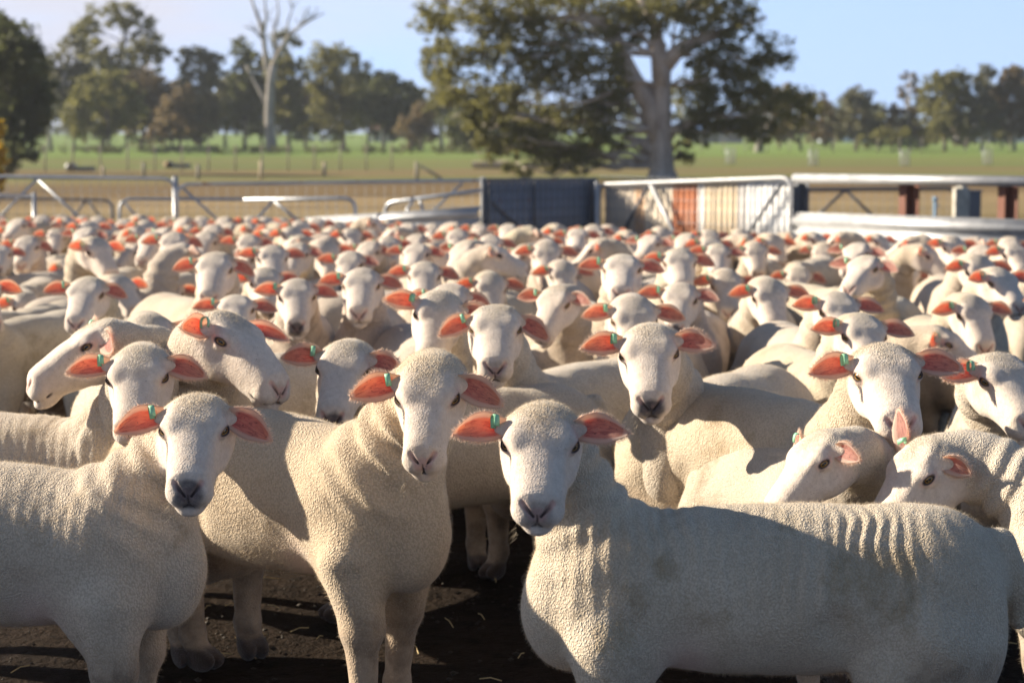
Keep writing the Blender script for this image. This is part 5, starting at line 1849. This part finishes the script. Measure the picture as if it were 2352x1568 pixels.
G2 = "trees along the paddock edge at the right"
plan_tree("grey-brown gum just right of the big gum's crown", 1840, 347, [(1800, 230, 40, 35), (1850, 240, 40, 35), (1890, 255, 30, 30), (1820, 290, 45, 30), (1870, 300, 40, 28), (1780, 300, 30, 30)],
    [(1840, 351), (1838, 320), (1835, 270)], 2600, .5, LEAF_BROWN, BARK_DARK, 91, .8, 8, G2)
plan_tree("round-topped lone gum at the right, standing clear of the others", 1966, 346, [(1975, 220, 28, 20), (1955, 240, 28, 25), (1990, 245, 22, 25), (1930, 275, 40, 30), (1975, 285, 40, 30), (2005, 300, 25, 22), (1925, 305, 30, 20)],
    [(1966, 350), (1966, 320), (1968, 270), (1972, 235)], 2900, .48, LEAF_GREY, BARK_DARK, 92, .8, 10, G2)
plan_tree("thin nearly bare gum right of the lone round-topped one", 2090, 346, [(2090, 180, 18, 22), (2105, 210, 14, 25), (2075, 220, 14, 25), (2085, 260, 25, 25), (2060, 285, 30, 28), (2100, 300, 30, 25), (2045, 255, 20, 20)],
    [(2090, 350), (2088, 310), (2086, 240), (2092, 170)], 1500, .45, LEAF_BROWN, BARK_PALE, 93, .7, 7, G2)
plan_tree("broad weeping gum, densest of the right trees", 2170, 347, [(2165, 190, 35, 28), (2200, 200, 35, 35), (2150, 230, 40, 40), (2200, 250, 45, 40), (2160, 285, 40, 35), (2220, 290, 40, 30), (2140, 310, 30, 22)],
    [(2170, 351), (2170, 310), (2172, 240)], 3900, .5, LEAF_OLIVE, BARK_DARK, 94, .8, 11, G2)
plan_tree("tall grey-green gum second from the right edge", 2255, 347, [(2260, 185, 25, 28), (2250, 225, 30, 35), (2280, 220, 25, 35), (2260, 265, 30, 30), (2285, 275, 28, 28)],
    [(2255, 351), (2256, 300), (2258, 230)], 2500, .5, LEAF_GREY, BARK_PALE, 95, .8, 9, G2)
plan_tree("bronze gum cut by the right edge", 2330, 347, [(2320, 170, 30, 20), (2345, 190, 35, 30), (2310, 215, 30, 35), (2350, 240, 40, 40), (2310, 265, 35, 35), (2350, 290, 35, 30)],
    [(2330, 351), (2330, 300), (2328, 230)], 3300, .5, LEAF_BROWN, BARK_PALE, 96, .8, 10, G2)
plan_tree("bushy green shrub at the foot of the right trees", 2050, 350, [(2030, 315, 30, 20), (2070, 318, 30, 18), (1990, 325, 25, 12)], [(2050, 353), (2050, 335), (2052, 320)], 1300, .4, LEAF_OLIVE, BARK_DARK, 97, .8, 5, None, 'bush')
# distant wood beyond the paddocks: one dim belt of trees
rs = np.random.default_rng(33)
lob = []
for i in range(230):
    x = rs.uniform(-150, 150); y = rs.uniform(520, 640)
    h = rs.uniform(6, 12)
    lob.append(((x, y, h * .55), (rs.uniform(3.2, 6.4), 3, h * .5), h))
V, F = leaf_mesh(lob, 19000, 2.0, rs)
o = link_mesh('distant_wood', np_mesh('distant_wood', V, F, [LEAF_DARK], False))
tag(o, "dim belt of distant bush closing the paddocks along the horizon", 'wood', kind='stuff')
# dark strip of rough grass and scrub along the far fence at the left
lob = [((rs.uniform(-42, 2), rs.uniform(168, 176), 0), (1.2, .8, .32), 1) for i in range(60)]
V, F = leaf_mesh(lob, 3500, .4, rs)
tag(link_mesh('rough_grass', np_mesh('rough_grass', V, F, [LEAF_DARK], False)), "dark rough grass along the far fence line at the left", 'grass', kind='stuff')

# thin morning haze over the paddocks
hz = Geo(); hz.box((0, 180, 14), (560, 480, 33))
t = NT("haze_air")
pv = t.n('VolumePrincipled')
pv.inputs['Color'].default_value = (.86, .92, 1.0, 1)
pv.inputs['Density'].default_value = 0.0003
pv.inputs['Anisotropy'].default_value = 0.2
t.t.links.new(pv.outputs[0], t.out.inputs['Volume'])
tag(hz.build('haze', t.m), kind='stuff')
